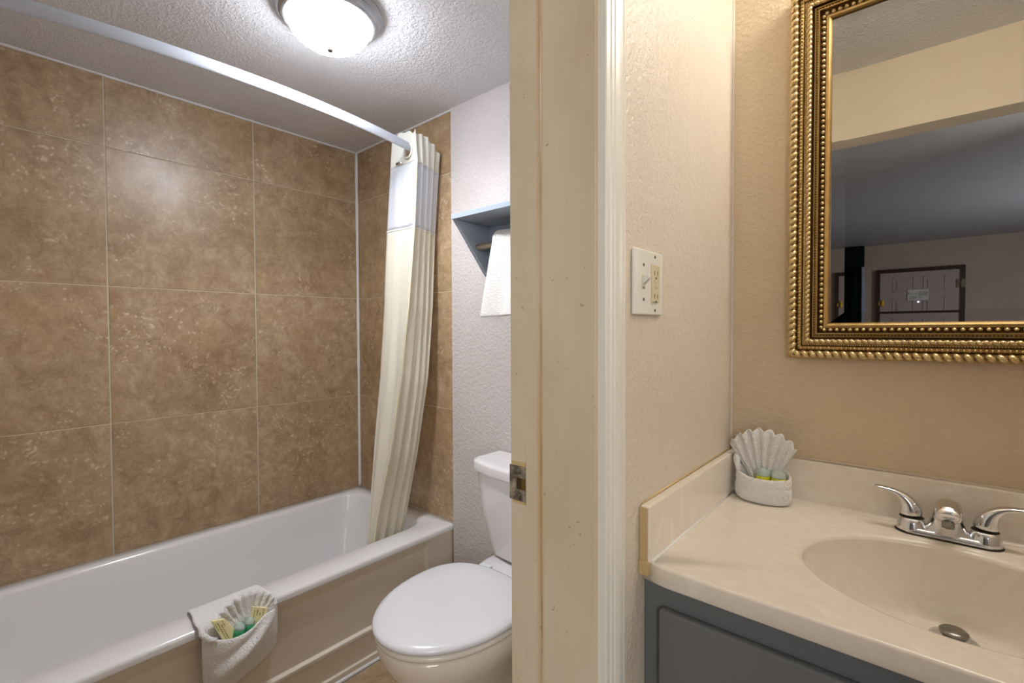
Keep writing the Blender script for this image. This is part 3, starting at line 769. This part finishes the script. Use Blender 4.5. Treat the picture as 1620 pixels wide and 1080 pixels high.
for sx in (-1, 1):
    px = FX + sx * 0.0525
    G().lathe((px, FY, ZC), [(0.0258, 0.002), (0.0245, 0.010), (0.0215, 0.020), (0.0198, 0.0285)], 32).out('handle_base', 'chrome', fa, smooth=True)
    G().lathe((px, FY, ZC), [(0.0196, 0.0285), (0.0190, 0.0295)], 32).out('handle_gap', 'slot', fa, smooth=True)
    # blob that sweeps up into a lever
    pth = []; rad_ = []
    ctrl = [((0, 0, 0.0293), 0.0194, 0.0194), ((0.0005, 0, 0.040), 0.0185, 0.0185), ((0.003, 0, 0.051), 0.0165, 0.0165), ((0.0085, -0.001, 0.062), 0.0125, 0.0135), ((0.018, -0.002, 0.071), 0.0078, 0.0110),
            ((0.030, -0.003, 0.0765), 0.0052, 0.0098), ((0.043, -0.004, 0.079), 0.0040, 0.0092), ((0.0555, -0.005, 0.0805), 0.0034, 0.0088), ((0.0595, -0.005, 0.0808), 0.0028, 0.0078)]
    rows = []
    for i, (p, r1, r2) in enumerate(ctrl):
        q0 = Vector(ctrl[max(0, i - 1)][0]); q1 = Vector(ctrl[min(len(ctrl) - 1, i + 1)][0])
        t = (q1 - q0).normalized(); b = Vector((0, 1, 0)); a = t.cross(b).normalized(); 
        rows.append([(px + sx * (p[0] + a.x * cos(2 * pi * k / 24) * r1 + 0), FY + p[1] + sin(2 * pi * k / 24) * r2, ZC + p[2] + a.z * cos(2 * pi * k / 24) * r1) for k in range(24)])
    o = G().grid(rows, True, True, True).out('lever_handle', 'chrome', fa, smooth=True); subd(o, 1)
# spout: wide saddle rising and bending forward into a rounded hood
ctrl = [((0, 0.010), 0.046, 0.0235, 90), ((0, 0.014), 0.036, 0.0232, 90), ((0, 0.022), 0.0285, 0.0225, 90), ((-0.001, 0.033), 0.0240, 0.0210, 92), ((-0.003, 0.046), 0.0215, 0.0190, 97),
        ((-0.007, 0.056), 0.0203, 0.0180, 112), ((-0.015, 0.0645), 0.0200, 0.0175, 138), ((-0.026, 0.0675), 0.0198, 0.0168, 165), ((-0.038, 0.066), 0.0196, 0.0160, 190), ((-0.050, 0.061), 0.0192, 0.0150, 205), ((-0.058, 0.056), 0.0186, 0.0135, 212), ((-0.0595, 0.0545), 0.0165, 0.0110, 212)]
rows = []
for (dy, dz), hx, hd_, ang in ctrl:
    an = radians(ang); nrm_ = (-sin(an), cos(an))     # path tangent = (cos an, sin an) in (y, z)
    r = []
    for k in range(36):
        a = 2 * pi * k / 36; c = math.copysign(abs(cos(a)) ** 0.85, cos(a)); q = math.copysign(abs(sin(a)) ** 0.85, sin(a))
        r.append((FX + hx * c, FY + dy + nrm_[0] * hd_ * q, ZC + max(dz + nrm_[1] * hd_ * q, 0.004)))
    rows.append(r)
o = G().grid(rows, True, False, True).out('spout', 'chrome', fa, smooth=True); subd(o, 1)
G().lathe((FX, FY - 0.050, ZC + 0.036), [(0.0095, 0.0), (0.0095, 0.012)], 20).out('aerator', 'nickel', fa, smooth=True)

# ------------------------------------------------------------------ switch plate on the switch wall
PYc, PZ = 0.7953, 1.2788
swp = thing('switch_plate', 'white two-gang wall plate with toggle switch and ivory outlet', 'switch plate', (0, PYc, PZ))
o = box('cover_plate', 0.0005, 0.0068, PYc - 0.0578, PYc + 0.0578, PZ - 0.0568, PZ + 0.0568, 'white_plastic', swp); bevel(o, 0.003, 3)
ty, oy = PYc - 0.023, PYc + 0.023
box('toggle_slot', 0.0062, 0.0073, ty - 0.0052, ty + 0.0052, PZ - 0.0125, PZ + 0.0125, 'ivory', swp)
v = [(0.006, ty - 0.0048, PZ - 0.006), (0.006, ty + 0.0048, PZ - 0.006), (0.006, ty + 0.0048, PZ + 0.009), (0.006, ty - 0.0048, PZ + 0.009),
     (0.0185, ty - 0.0040, PZ + 0.006), (0.0185, ty + 0.0040, PZ + 0.006), (0.0175, ty + 0.0040, PZ + 0.0135), (0.0175, ty - 0.0040, PZ + 0.0135)]
o = G().add(v, [(0, 1, 2, 3), (4, 5, 6, 7), (0, 1, 5, 4), (1, 2, 6, 5), (2, 3, 7, 6), (3, 0, 4, 7)]).out('toggle', 'white_plastic', swp); bevel(o, 0.0008)
for k in (-0.0105, -0.0085): box('slot_mark', 0.0070, 0.0076, ty - 0.004, ty + 0.004, PZ + k - 0.0005, PZ + k + 0.0005, 'slot', swp)
o = box('outlet', 0.0062, 0.0090, oy - 0.0163, oy + 0.0163, PZ - 0.0335, PZ + 0.0335, 'ivory', swp); bevel(o, 0.001)
for dz in (0.021, -0.021):
    for dy in (-0.0063, 0.0063): box('outlet_slot', 0.0088, 0.0092, oy + dy - 0.0010, oy + dy + 0.0010, PZ + dz - 0.002 - 0.0042, PZ + dz - 0.002 + 0.0042, 'slot', swp)
    G().lathe((0.0090, oy, PZ + dz - 0.0115), [(0.0024, 0.0), (0.0022, 0.0003)], 12, 'x').out('ground_hole', 'slot', swp)
for dz in (0.0042, -0.0042): o = box('test_button', 0.0088, 0.0102, oy - 0.006, oy + 0.006, PZ + dz - 0.0035, PZ + dz + 0.0035, 'ivory', swp); bevel(o, 0.0005, 1)
for yy in (ty, oy):
    for dz in ((0.030, -0.030) if yy == ty else (0.0480, -0.0480)):
        G().lathe((0.0066, yy, PZ + dz), [(0.0030, 0.0), (0.0026, 0.0010), (0.0003, 0.0013)], 14, 'x').out('screw', 'steel', swp, smooth=True)

# ------------------------------------------------------------------ framed mirror
MX0, MX1, MZ0, MZ1 = 0.1345, 0.6955, 1.1300, 1.966
FWD = 0.0795; YM = MY - 0.003
mi = thing('framed_mirror', 'large mirror with angled glass border in ornate antique gold frame above the sink', 'mirror', ((MX0 + MX1) / 2, YM, MZ0))
def ringpts(d, h):
    return [(MX0 + d, YM - h, MZ0 + d), (MX1 - d, YM - h, MZ0 + d), (MX1 - d, YM - h, MZ1 - d), (MX0 + d, YM - h, MZ1 - d)]
fp = [(0.0, 0.0), (0.0, 0.024), (0.002, 0.029), (0.015, 0.031), (0.017, 0.026), (0.019, 0.026), (0.022, 0.0275), (0.026, 0.0275), (0.028, 0.025), (0.0285, 0.0245), (0.030, 0.025), (0.0315, 0.0245), (0.033, 0.025),
      (0.043, 0.025), (0.0445, 0.018), (0.0465, 0.018), (0.048, 0.0225), (0.0495, 0.0225), (0.0505, 0.0205), (0.0535, 0.0205), (0.0545, 0.0235), (0.0565, 0.0235), (0.0578, 0.018), (0.060, 0.0145), (0.067, 0.0145), (0.070, 0.016), (0.074, 0.0165), (0.0795, 0.0125), (0.0795, 0.006)]
rows = [ringpts(d, h) for d, h in fp]
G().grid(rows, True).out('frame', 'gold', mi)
def side_iter(d):
    P = ringpts(d, 0); return [(Vector(P[i]), Vector(P[(i + 1) % 4])) for i in range(4)]
def rope(name, d, h, r, pitch, mat, amp=0.30, hand=1, per=8, n=12, flat=1.0):
    gg = G()
    for a, b in side_iter(d):
        L = (b - a).length; t = (b - a) / L; cnt = round(L / pitch); pp = L / cnt
        up_ = Vector((0, -1, 0)); s_ = t.cross(up_); steps = cnt * per; rows = []
        for i in range(steps + 1):
            s0 = L * i / steps; row = []
            for k in range(n):
                th = 2 * pi * k / n
                ph = 2 * pi * s0 / pp + hand * th
                rr = r * (1 - amp * (0.5 - 0.5 * cos(ph)) ** 2.2)
                c = a + t * s0 + up_ * h
                row.append(c + s_ * cos(th) * rr + up_ * sin(th) * rr * flat)
            rows.append(row)
        gg.grid(rows, True, True, True)
    return gg.out(name, mat, mi, smooth=True)
rope('rope_moulding', 0.0085, 0.0270, 0.0088, 0.0152, 'gold_hi', 0.58, 1)
rope('inner_rope_moulding', 0.0380, 0.0245, 0.0052, 0.0110, 'gold_hi', 0.45, 1)
def beads(name, d, h, r, pitch, mat, nseg=8, sq=1.0):
    gg = G()
    base = []
    for i in range(1, 4):
        a = pi / 2 * i / 4 + (0 if i else 0)
    for a, b in side_iter(d):
        L = (b - a).length; t = (b - a) / L; cnt = round(L / pitch)
        up_ = Vector((0, -1, 0)); s_ = t.cross(up_)
        for i in range(cnt):
            c = a + t * (L * (i + 0.5) / cnt) + up_ * h
            v = []; 
            for lat in (0.0, 0.5, 0.95):
                for k in range(nseg):
                    al = 2 * pi * k / nseg; v.append(c + (t * cos(al) * sq + s_ * sin(al)) * r * cos(lat * pi / 2) + up_ * sin(lat * pi / 2) * r)
            v.append(c + up_ * r)
            f = []
            for q in range(2):
                for k in range(nseg): f.append((q * nseg + k, q * nseg + (k + 1) % nseg, (q + 1) * nseg + (k + 1) % nseg, (q + 1) * nseg + k))
            for k in range(nseg): f.append((2 * nseg + k, 2 * nseg + (k + 1) % nseg, 3 * nseg))
            gg.add(v, f)
    return gg.out(name, mat, mi, smooth=True)
beads('bead_moulding', 0.0635, 0.0150, 0.0042, 0.0122, 'gold_hi', 10)
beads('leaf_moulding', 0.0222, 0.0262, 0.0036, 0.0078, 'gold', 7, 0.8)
beads('fine_bead_moulding', 0.0300, 0.0245, 0.0016, 0.0042, 'gold_hi', 6)
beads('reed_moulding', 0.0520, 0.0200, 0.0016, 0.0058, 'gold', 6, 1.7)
# glass: flat centre and shallow bevelled border
gx0, gx1, gz0, gz1 = MX0 + FWD, MX1 - FWD, MZ0 + FWD + 0.0005, MZ1 - FWD
BV = 0.0265; bd = BV * math.tan(radians(1.95)); YG = YM - 0.009
BZ = 0.0225
inn = [(gx0 + BV, YG, gz0 + BZ), (gx1 - BV, YG, gz0 + BZ), (gx1 - BV, YG, gz1 - BZ), (gx0 + BV, YG, gz1 - BZ)]
outr = [(gx0 - 0.001, YG - bd, gz0 - 0.001), (gx1 + 0.001, YG - bd, gz0 - 0.001), (gx1 + 0.001, YG - bd, gz1 + 0.001), (gx0 - 0.001, YG - bd, gz1 + 0.001)]
gl = G().add(inn, [(0, 1, 2, 3)]).out('mirror_glass', 'mirror', mi)
G().add(inn + outr, [(i, (i + 1) % 4, 4 + (i + 1) % 4, 4 + i) for i in range(4)]).out('glass_bevel', 'mirror', gl, label='angled border of the mirror glass')
box('backing', MX0 + 0.01, MX1 - 0.01, YM - 0.004, YM + 0.001, MZ0 + 0.01, MZ1 - 0.01, 'backgold', mi)

# vanity light above the mirror (out of the picture)
vl = thing('vanity_light', 'chrome bar light with round bulbs above the gold framed mirror', 'wall lamp', (0.517, MY, 2.12))
box('back_bar', 0.285, 0.750, MY - 0.03, MY - 0.001, 2.07, 2.17, 'fixture', vl, 0.004)
for i in range(4):
    bx = 0.345 + 0.115 * i
    G().lathe((bx, MY - 0.03, 2.12), [(0.022, 0.0), (0.022, -0.02)], 20, 'y').out('socket', 'fixture', vl, smooth=True)
    G().lathe((bx, MY - 0.090, 2.12), [(max(0.0005, 0.04 * sin(pi * k / 12)), -0.04 * cos(pi * k / 12)) for k in range(13)], 20, 'y').out('bulb', 'bulb', vl, smooth=True)

# ------------------------------------------------------------------ folded towel basket on the counter
BX, BY = 0.0915, 1.2310
wt = thing('washcloth_basket', 'white washcloth folded into a basket with pleated fan in the counter corner', 'washcloth', (BX, BY, ZC))
def basket():
    n = 56; rows = []
    def ring(rx, ry, zf, lift, wob):
        r = []
        for k in range(n):
            a = 2 * pi * k / n
            back = smooth_step((sin(a) + 0.35) / 1.1); left = smooth_step(-cos(a) - 0.2)
            z = zf + lift * (0.9 * back + 0.45 * left * 1.0)
            w_ = 1 + wob * noise.noise(Vector((cos(a) * 2, sin(a) * 2, zf * 30)))
            r.append((BX + cos(a) * rx * w_, BY + sin(a) * ry * w_, z))
        return r
    z = ZC
    for rx, ry, zf, lf in ((0.052, 0.034, 0.001, 0), (0.0575, 0.039, 0.004, 0), (0.0600, 0.0415, 0.014, 0), (0.0595, 0.041, 0.022, 0.0), (0.0605, 0.042, 0.030, 0), (0.0600, 0.0415, 0.0385, 0.001), (0.0580, 0.0405, 0.0400, 0.001), (0.0600, 0.0415, 0.042, 0.001), (0.0600, 0.042, 0.052, 0.006), (0.0598, 0.0415, 0.058, 0.012), (0.0570, 0.0390, 0.0625, 0.016), (0.0520, 0.034, 0.060, 0.016), (0.050, 0.032, 0.045, 0.006), (0.050, 0.032, 0.02, 0)):
        rows.append(ring(rx, ry, z + zf, lf, 0.05))
    o = G().grid(rows, True, True, True).out('basket_wrap', 'terry', wt, smooth=True); subd(o, 1); return o
basket()
G().tube([(BX - 0.050, BY - 0.016, ZC + 0.066), (BX - 0.060, BY + 0.006, ZC + 0.088), (BX - 0.068, BY + 0.030, ZC + 0.102)], lambda t: (0.003 + 0.009 * sin(pi * (0.1 + 0.8 * t)), 0.003 + 0.005 * sin(pi * (0.1 + 0.8 * t))), 12).out('rolled_edge', 'terry', wt, smooth=True)
def fan(pivot, R0, R1, a0, a1, pleats, amp, yaw, parent, mat, name='pleated_fan', tilt=0.0, n_r=9, sag=0.12):
    rows = []; nt = pleats * 6; cy_, sy_ = cos(yaw), sin(yaw)
    for i in range(n_r + 1):
        s_ = i / n_r; row = []
        for j in range(nt + 1):
            t = j / nt; a = a0 + (a1 - a0) * t
            R = (R0 + (R1 - R0) * s_) * (1 - sag * (2 * t - 1) ** 2 * s_) * (1 + 0.02 * s_ * math.copysign(1, sin(t * pleats * 2 * pi)) * abs(sin(t * pleats * 2 * pi)) ** 0.5)
            off = amp * (0.25 + 0.75 * s_) * math.copysign(abs(sin(t * pleats * 2 * pi)) ** 0.7, sin(t * pleats * 2 * pi)) + 0.0012 * noise.noise(Vector((t * 30, s_ * 4, 0)))
            lx = R * cos(a); lz = R * sin(a); ly = off + tilt * lz
            row.append((pivot[0] + lx * cy_ - ly * sy_, pivot[1] + lx * sy_ + ly * cy_, pivot[2] + lz))
        rows.append(row)
    o = G().grid(rows).out(name, mat, parent, smooth=True); solid(o, 0.0035); return o
fan((BX, BY + 0.004, ZC + 0.008), 0.045, 0.158, radians(124), radians(61), 7, 0.0065, 0.0, wt, 'terry', tilt=0.06)
for i, dx in enumerate((-0.006, 0.026)):
    t = thing('toiletry_bottle', ['clear small bottle of yellow lotion nearer the pleated fan centre in the counter washcloth', 'clear small bottle of yellow lotion at the right side in the counter washcloth'][i], 'bottle', (BX + dx + 0.008, BY - 0.006, ZC + 0.008), 'yellow lotion bottles on the counter')
    c = (BX + dx + 0.008, BY - 0.006, ZC + 0.008)
    G().lathe(c, [(0.012, 0.0), (0.0155, 0.003), (0.0155, 0.051), (0.0150, 0.0545)], 20).out('liquid', 'yellow_liquid', t, smooth=True)
    G().lathe(c, [(0.0152, 0.0546), (0.0158, 0.058), (0.0145, 0.066), (0.008, 0.071), (0.001, 0.0715)], 20).out('clear_shoulder', 'clear', t, smooth=True)

# ------------------------------------------------------------------ towel pocket over the tub rim
tp = thing('draped_towel_pocket', 'white washcloth draped over the tub rim and folded into a pocket', 'washcloth', (-1.10, 0.50, ZT))
def drape():
    # back sheet: from the inner rim over the rim and down the apron
    rows = []; nu = 22
    pf = [(-1.2185, ZT - 0.012), (-1.2165, ZT + 0.004), (-1.205, ZT + 0.0085), (-1.17, ZT + 0.009), (-1.13, ZT + 0.009), (-1.104, ZT + 0.008), (-1.095, ZT - 0.003), (-1.0935, ZT - 0.03), (-1.094, ZT - 0.07), (-1.0945, ZT - 0.12), (-1.095, ZT - 0.16)]
    for i, (x, z) in enumerate(pf):
        t = i / (len(pf) - 1)
        ya = 0.402 + 0.004 * t - (0.01 if 3 < i < 6 else 0); yb_ = 0.583 + 0.020 * min(1, t * 2)
        row = []
        for j in range(nu + 1):
            s_ = j / nu; y = ya + (yb_ - ya) * s_
            zz = z
            if i > 6: zz = z + (i - 6) * 0.014 * s_
            row.append((x + 0.002 * noise.noise(Vector((y * 40, z * 30, 0))), y, zz + 0.0015 * noise.noise(Vector((y * 30, x * 50, 4)))))
        rows.append(row)
    o = G().grid(rows).out('draped_back', 'terry', tp, smooth=True); solid(o, 0.006, 1); subd(o, 1)
drape()
# pocket front: top lip and bottom edge as measured curves, bulging outwards
lip = [(-1.086, 0.4015, 0.372), (-1.068, 0.4230, 0.361), (-1.056, 0.4430, 0.3530), (-1.050, 0.4630, 0.3490), (-1.047, 0.4820, 0.3480), (-1.047, 0.5020, 0.3500), (-1.049, 0.5210, 0.3550), (-1.053, 0.5390, 0.3630), (-1.060, 0.5560, 0.3700), (-1.070, 0.5750, 0.3680), (-1.086, 0.5950, 0.3600)]
bot = [(-1.090, 0.4100, 0.170), (-1.084, 0.4240, 0.160), (-1.080, 0.4420, 0.163), (-1.079, 0.4600, 0.188), (-1.078, 0.4780, 0.205), (-1.078, 0.4960, 0.214), (-1.078, 0.5140, 0.218), (-1.079, 0.5340, 0.224), (-1.081, 0.5560, 0.232), (-1.085, 0.5800, 0.242), (-1.090, 0.5990, 0.256)]
rows = []
NV = 16
for i in range(NV + 1):
    t = i / NV; row = []
    for (a, b), k in zip(zip(lip, bot), range(11)):
        p = Vector(a).lerp(Vector(b), t); s_ = k / 10
        bul = 0.020 * sin(pi * min(1, t * 1.15)) * sin(pi * s_) ** 0.7
        # swag fold running from the right top corner down to the left
        fd = 0.010 * math.exp(-((t - (0.62 - 0.55 * s_)) / 0.10) ** 2) - 0.009 * math.exp(-((t - (0.38 - 0.42 * s_)) / 0.08) ** 2) * sin(pi * s_)
        row.append((p.x + bul + fd * sin(pi * s_) ** 0.5, p.y - 0.004 * sin(pi * t) * (1 - s_), p.z))
    rows.append(row)
lipback = [(p[0] - 0.006, p[1], p[2] - 0.012) for p in rows[0]]
lipt = [(p[0] - 0.003, p[1], p[2] + 0.003) for p in rows[0]]
o = G().grid([lipback, lipt] + rows).out('pocket_front', 'terry', tp, smooth=True); solid(o, 0.006, 0); subd(o, 2)
for s_ in (1,):
    G().tube([(-1.092, 0.404, 0.398), (-1.078, 0.400, 0.384), (-1.068, 0.415, 0.366), (-1.062, 0.430, 0.358)], lambda t: 0.008, 10).out('rolled_edge', 'terry', tp, smooth=True)
# pleated fan standing in the pocket: turned so that it faces the room
fan((-1.088, 0.516, 0.320), 0.020, 0.116, radians(140), radians(32), 10, 0.0045, radians(90), tp, 'terry', tilt=0.10, sag=0.10)

def soapbar(label, corners, thick, flip):
    # corners: top-left, top-right, bottom-right, bottom-left of the printed face
    A = [Vector(c) for c in corners]; nrm = (A[1] - A[0]).cross(A[3] - A[0]).normalized()
    if nrm.x < 0: nrm = -nrm
    cen = sum(A, Vector()) / 4
    t = thing('wrapped_soap', label, 'soap', tuple(cen), 'wrapped soaps in the tub towel')
    v = A + [a - nrm * thick for a in A]
    o = G().add(v, [(0, 1, 2, 3), (4, 5, 6, 7)] + [(i, (i + 1) % 4, 4 + (i + 1) % 4, 4 + i) for i in range(4)]).out('wrapper', 'soap', t); bevel(o, 0.0015, 2)
    gg = G(); ux = (A[1] - A[0]); uy = (A[3] - A[0])
    random.seed(3)
    for row_, (v0, h, u0, u1) in enumerate(((0.62, 0.13, 0.10, 0.88), (0.42, 0.13, 0.20, 0.80), (0.22, 0.13, 0.06, 0.70))):
        u = u0
        while u < u1:          # rows of tiny unreadable lettering
            wd = random.choice((0.03, 0.04, 0.05))
            for bar in range(2):
                uu = u + bar * wd * 0.9; q = []
                for (a_, b_) in ((uu, v0), (uu + 0.016, v0), (uu + 0.016, v0 + h * random.uniform(0.7, 1)), (uu, v0 + h * 0.9)):
                    if flip: q.append(A[0] + ux * (1 - b_) + uy * a_ + nrm * 0.0004)
                    else: q.append(A[0] + ux * a_ + uy * (1 - b_) + nrm * 0.0004)
                gg.add(q, [(0, 1, 2, 3)])
            if random.random() < 0.6:
                q = []
                for (a_, b_) in ((u, v0 + h * 0.4), (u + wd, v0 + h * 0.4), (u + wd, v0 + h * 0.55), (u, v0 + h * 0.55)):
                    if flip: q.append(A[0] + ux * (1 - b_) + uy * a_ + nrm * 0.0004)
                    else: q.append(A[0] + ux * a_ + uy * (1 - b_) + nrm * 0.0004)
                gg.add(q, [(0, 1, 2, 3)])
            u += wd * 2.0
    gg.out('printing', 'ink', t)
    q = []
    for (a_, b_) in ((0.12, 0.84), (0.4, 0.84), (0.4, 0.89), (0.12, 0.89)):
        q.append((A[0] + ux * (1 - b_) + uy * a_ if flip else A[0] + ux * a_ + uy * (1 - b_)) + nrm * 0.0004)
    G().add(q, [(0, 1, 2, 3)]).out('printed_line', 'leafgreen', t)
    return t
soapbar('pale yellow wrapped soap leaning left in the towel pocket on the tub', [(-1.078, 0.4240, 0.4085), (-1.078, 0.4560, 0.4010), (-1.070, 0.4860, 0.3520), (-1.066, 0.4540, 0.3300)], 0.012, True)
soapbar('pale yellow wrapped soap at the right of the towel pocket, behind the green bottles', [(-1.078, 0.5310, 0.4010), (-1.078, 0.5710, 0.3800), (-1.066, 0.5460, 0.3200), (-1.066, 0.5090, 0.3300)], 0.012, True)
for i, (c, d, L) in enumerate((((-1.068, 0.482, 0.325), Vector((-0.10, 0.22, 0.9)), 0.052), ((-1.066, 0.512, 0.328), Vector((-0.15, 0.10, 0.9)), 0.052))):
    d = d.normalized(); c = Vector(c)
    t = thing('toiletry_bottle', ['small bottle of green shampoo beside the left wrapped soap in the tub towel', 'small bottle of green shampoo nearer the right wrapped soap in the tub towel'][i], 'bottle', tuple(c), 'green shampoo bottles in the tub towel')
    P = [c + d * (L * k / 6) for k in range(7)]
    G().tube(P[:5], lambda t_: (0.0185, 0.0145), 20).out('liquid', 'green_liquid', t, smooth=True)
    G().tube([P[4] + d * 0.0003, P[4] + d * 0.006, P[4] + d * 0.013, P[4] + d * 0.017], lambda t_: (0.0183 * (1 - 0.75 * t_ ** 2.5), 0.0145 * (1 - 0.75 * t_ ** 2.5)), 20).out('clear_shoulder', 'clear', t, smooth=True)

# ------------------------------------------------------------------ bedroom seen in the mirror
bd_ = struct(G().box(-0.132, 0.776, YF + 0.001, YF + 0.035, 0.01, 2.045).out('door_1', 'beddoor', label='pale six-panel entrance door in dark frame'))
def panel(x0, x1, z0_, z1_):
    y0_ = YF + 0.035; r = 0.012
    gg = G()
    for a, b, c, d in ((x0, x1, z1_ - r, z1_), (x0, x1, z0_, z0_ + r), (x0, x0 + r, z0_, z1_), (x1 - r, x1, z0_, z1_)): gg.box(a, b, y0_, y0_ + 0.007, c, d)
    gg.box(x0 + 0.05, x1 - 0.05, y0_, y0_ + 0.010, z0_ + 0.045, z1_ - 0.045)
    o = gg.out('panel', 'beddoor', bd_); bevel(o, 0.002, 1)
for x0, x1 in ((0.020, 0.270), (0.375, 0.620)):
    for z0_, z1_ in ((1.755, 1.965), (1.02, 1.650), (0.2, 0.86)): panel(x0, x1, z0_, z1_)
g = G(); fy = YF + 0.05
g.box(-0.185, -0.132, YF + 0.001, fy, 0, 2.10); g.box(0.776, 0.830, YF + 0.001, fy, 0, 2.10); g.box(-0.132, 0.776, YF + 0.001, fy, 2.047, 2.10)
o = struct(g.out('trim_door_frame', 'darkwood')); 
box('deadbolt', -0.112, -0.085, YF + 0.036, YF + 0.055, 1.535, 1.635, 'brass', bd_, 0.003)
box('strike', -0.150, -0.138, YF + 0.050, YF + 0.054, 1.555, 1.605, 'brass', bd_, 0.001)
nt = thing('door_notice', 'white printed notice taped high on the pale bedroom door', 'notice', (0.317, YF + 0.046, 1.70))
box('sheet', 0.197, 0.437, YF + 0.0455, YF + 0.048, 1.615, 1.775, 'paper', nt)
box('print_block', 0.325, 0.428, YF + 0.048, YF + 0.0485, 1.680, 1.745, 'greyprint', nt)
for k, (a, b, z_) in enumerate(((0.225, 0.315, 1.712), (0.215, 0.30, 1.672), (0.22, 0.31, 1.655), (0.215, 0.29, 1.640), (0.33, 0.37, 1.655))):
    box('print_line', a, b, YF + 0.048, YF + 0.0485, z_ - 0.004, z_ + 0.004, 'greyink', nt)
box('printed_mark', 0.206, 0.218, YF + 0.048, YF + 0.0487, 1.712, 1.738, 'ink', nt)
G().lathe((0.322, YF + 0.036, 1.592), [(0.011, 0.0), (0.011, 0.004), (0.002, 0.005)], 16, 'y').out('peephole', 'lens', bd_, smooth=True)
g = G(); g.box(0.735, 0.770, YF + 0.036, YF + 0.048, 1.78, 1.90); g.box(0.783, 0.826, fy, fy + 0.018, 1.78, 1.90); g.box(0.765, 0.80, fy + 0.004, fy + 0.016, 1.825, 1.855)
bevel(g.out('security_latch', 'steel', bd_), 0.002, 1)
dr = thing('bedroom_drapery', 'dark green curtain with plain valance left of the bedroom door', 'curtain', (-0.9, YF + 0.1, 0))
rows = []
for z_ in (2.185, 1.5, 0.9, 0.05):
    rows.append([(-1.5 + 1.13 * i / 80, YF + 0.075 + 0.03 * sin(i * 0.62 + 0.4 * sin(i * 0.11)), z_) for i in range(81)])
solid(G().grid(rows).out('curtain_panel', 'greencurtain', dr, smooth=True), 0.004)
box('valance', -1.55, -0.335, YF + 0.002, YF + 0.15, 2.175, 2.49, 'greencurtain', dr, 0.004)
G().add([(-0.362, YF + 0.02, 0.05), (-0.25, YF + 0.02, 0.05), (-0.335, YF + 0.03, 2.174), (-0.362, YF + 0.03, 2.174)], [(0, 1, 2, 3)]).out('pale_liner', 'liner', dr)
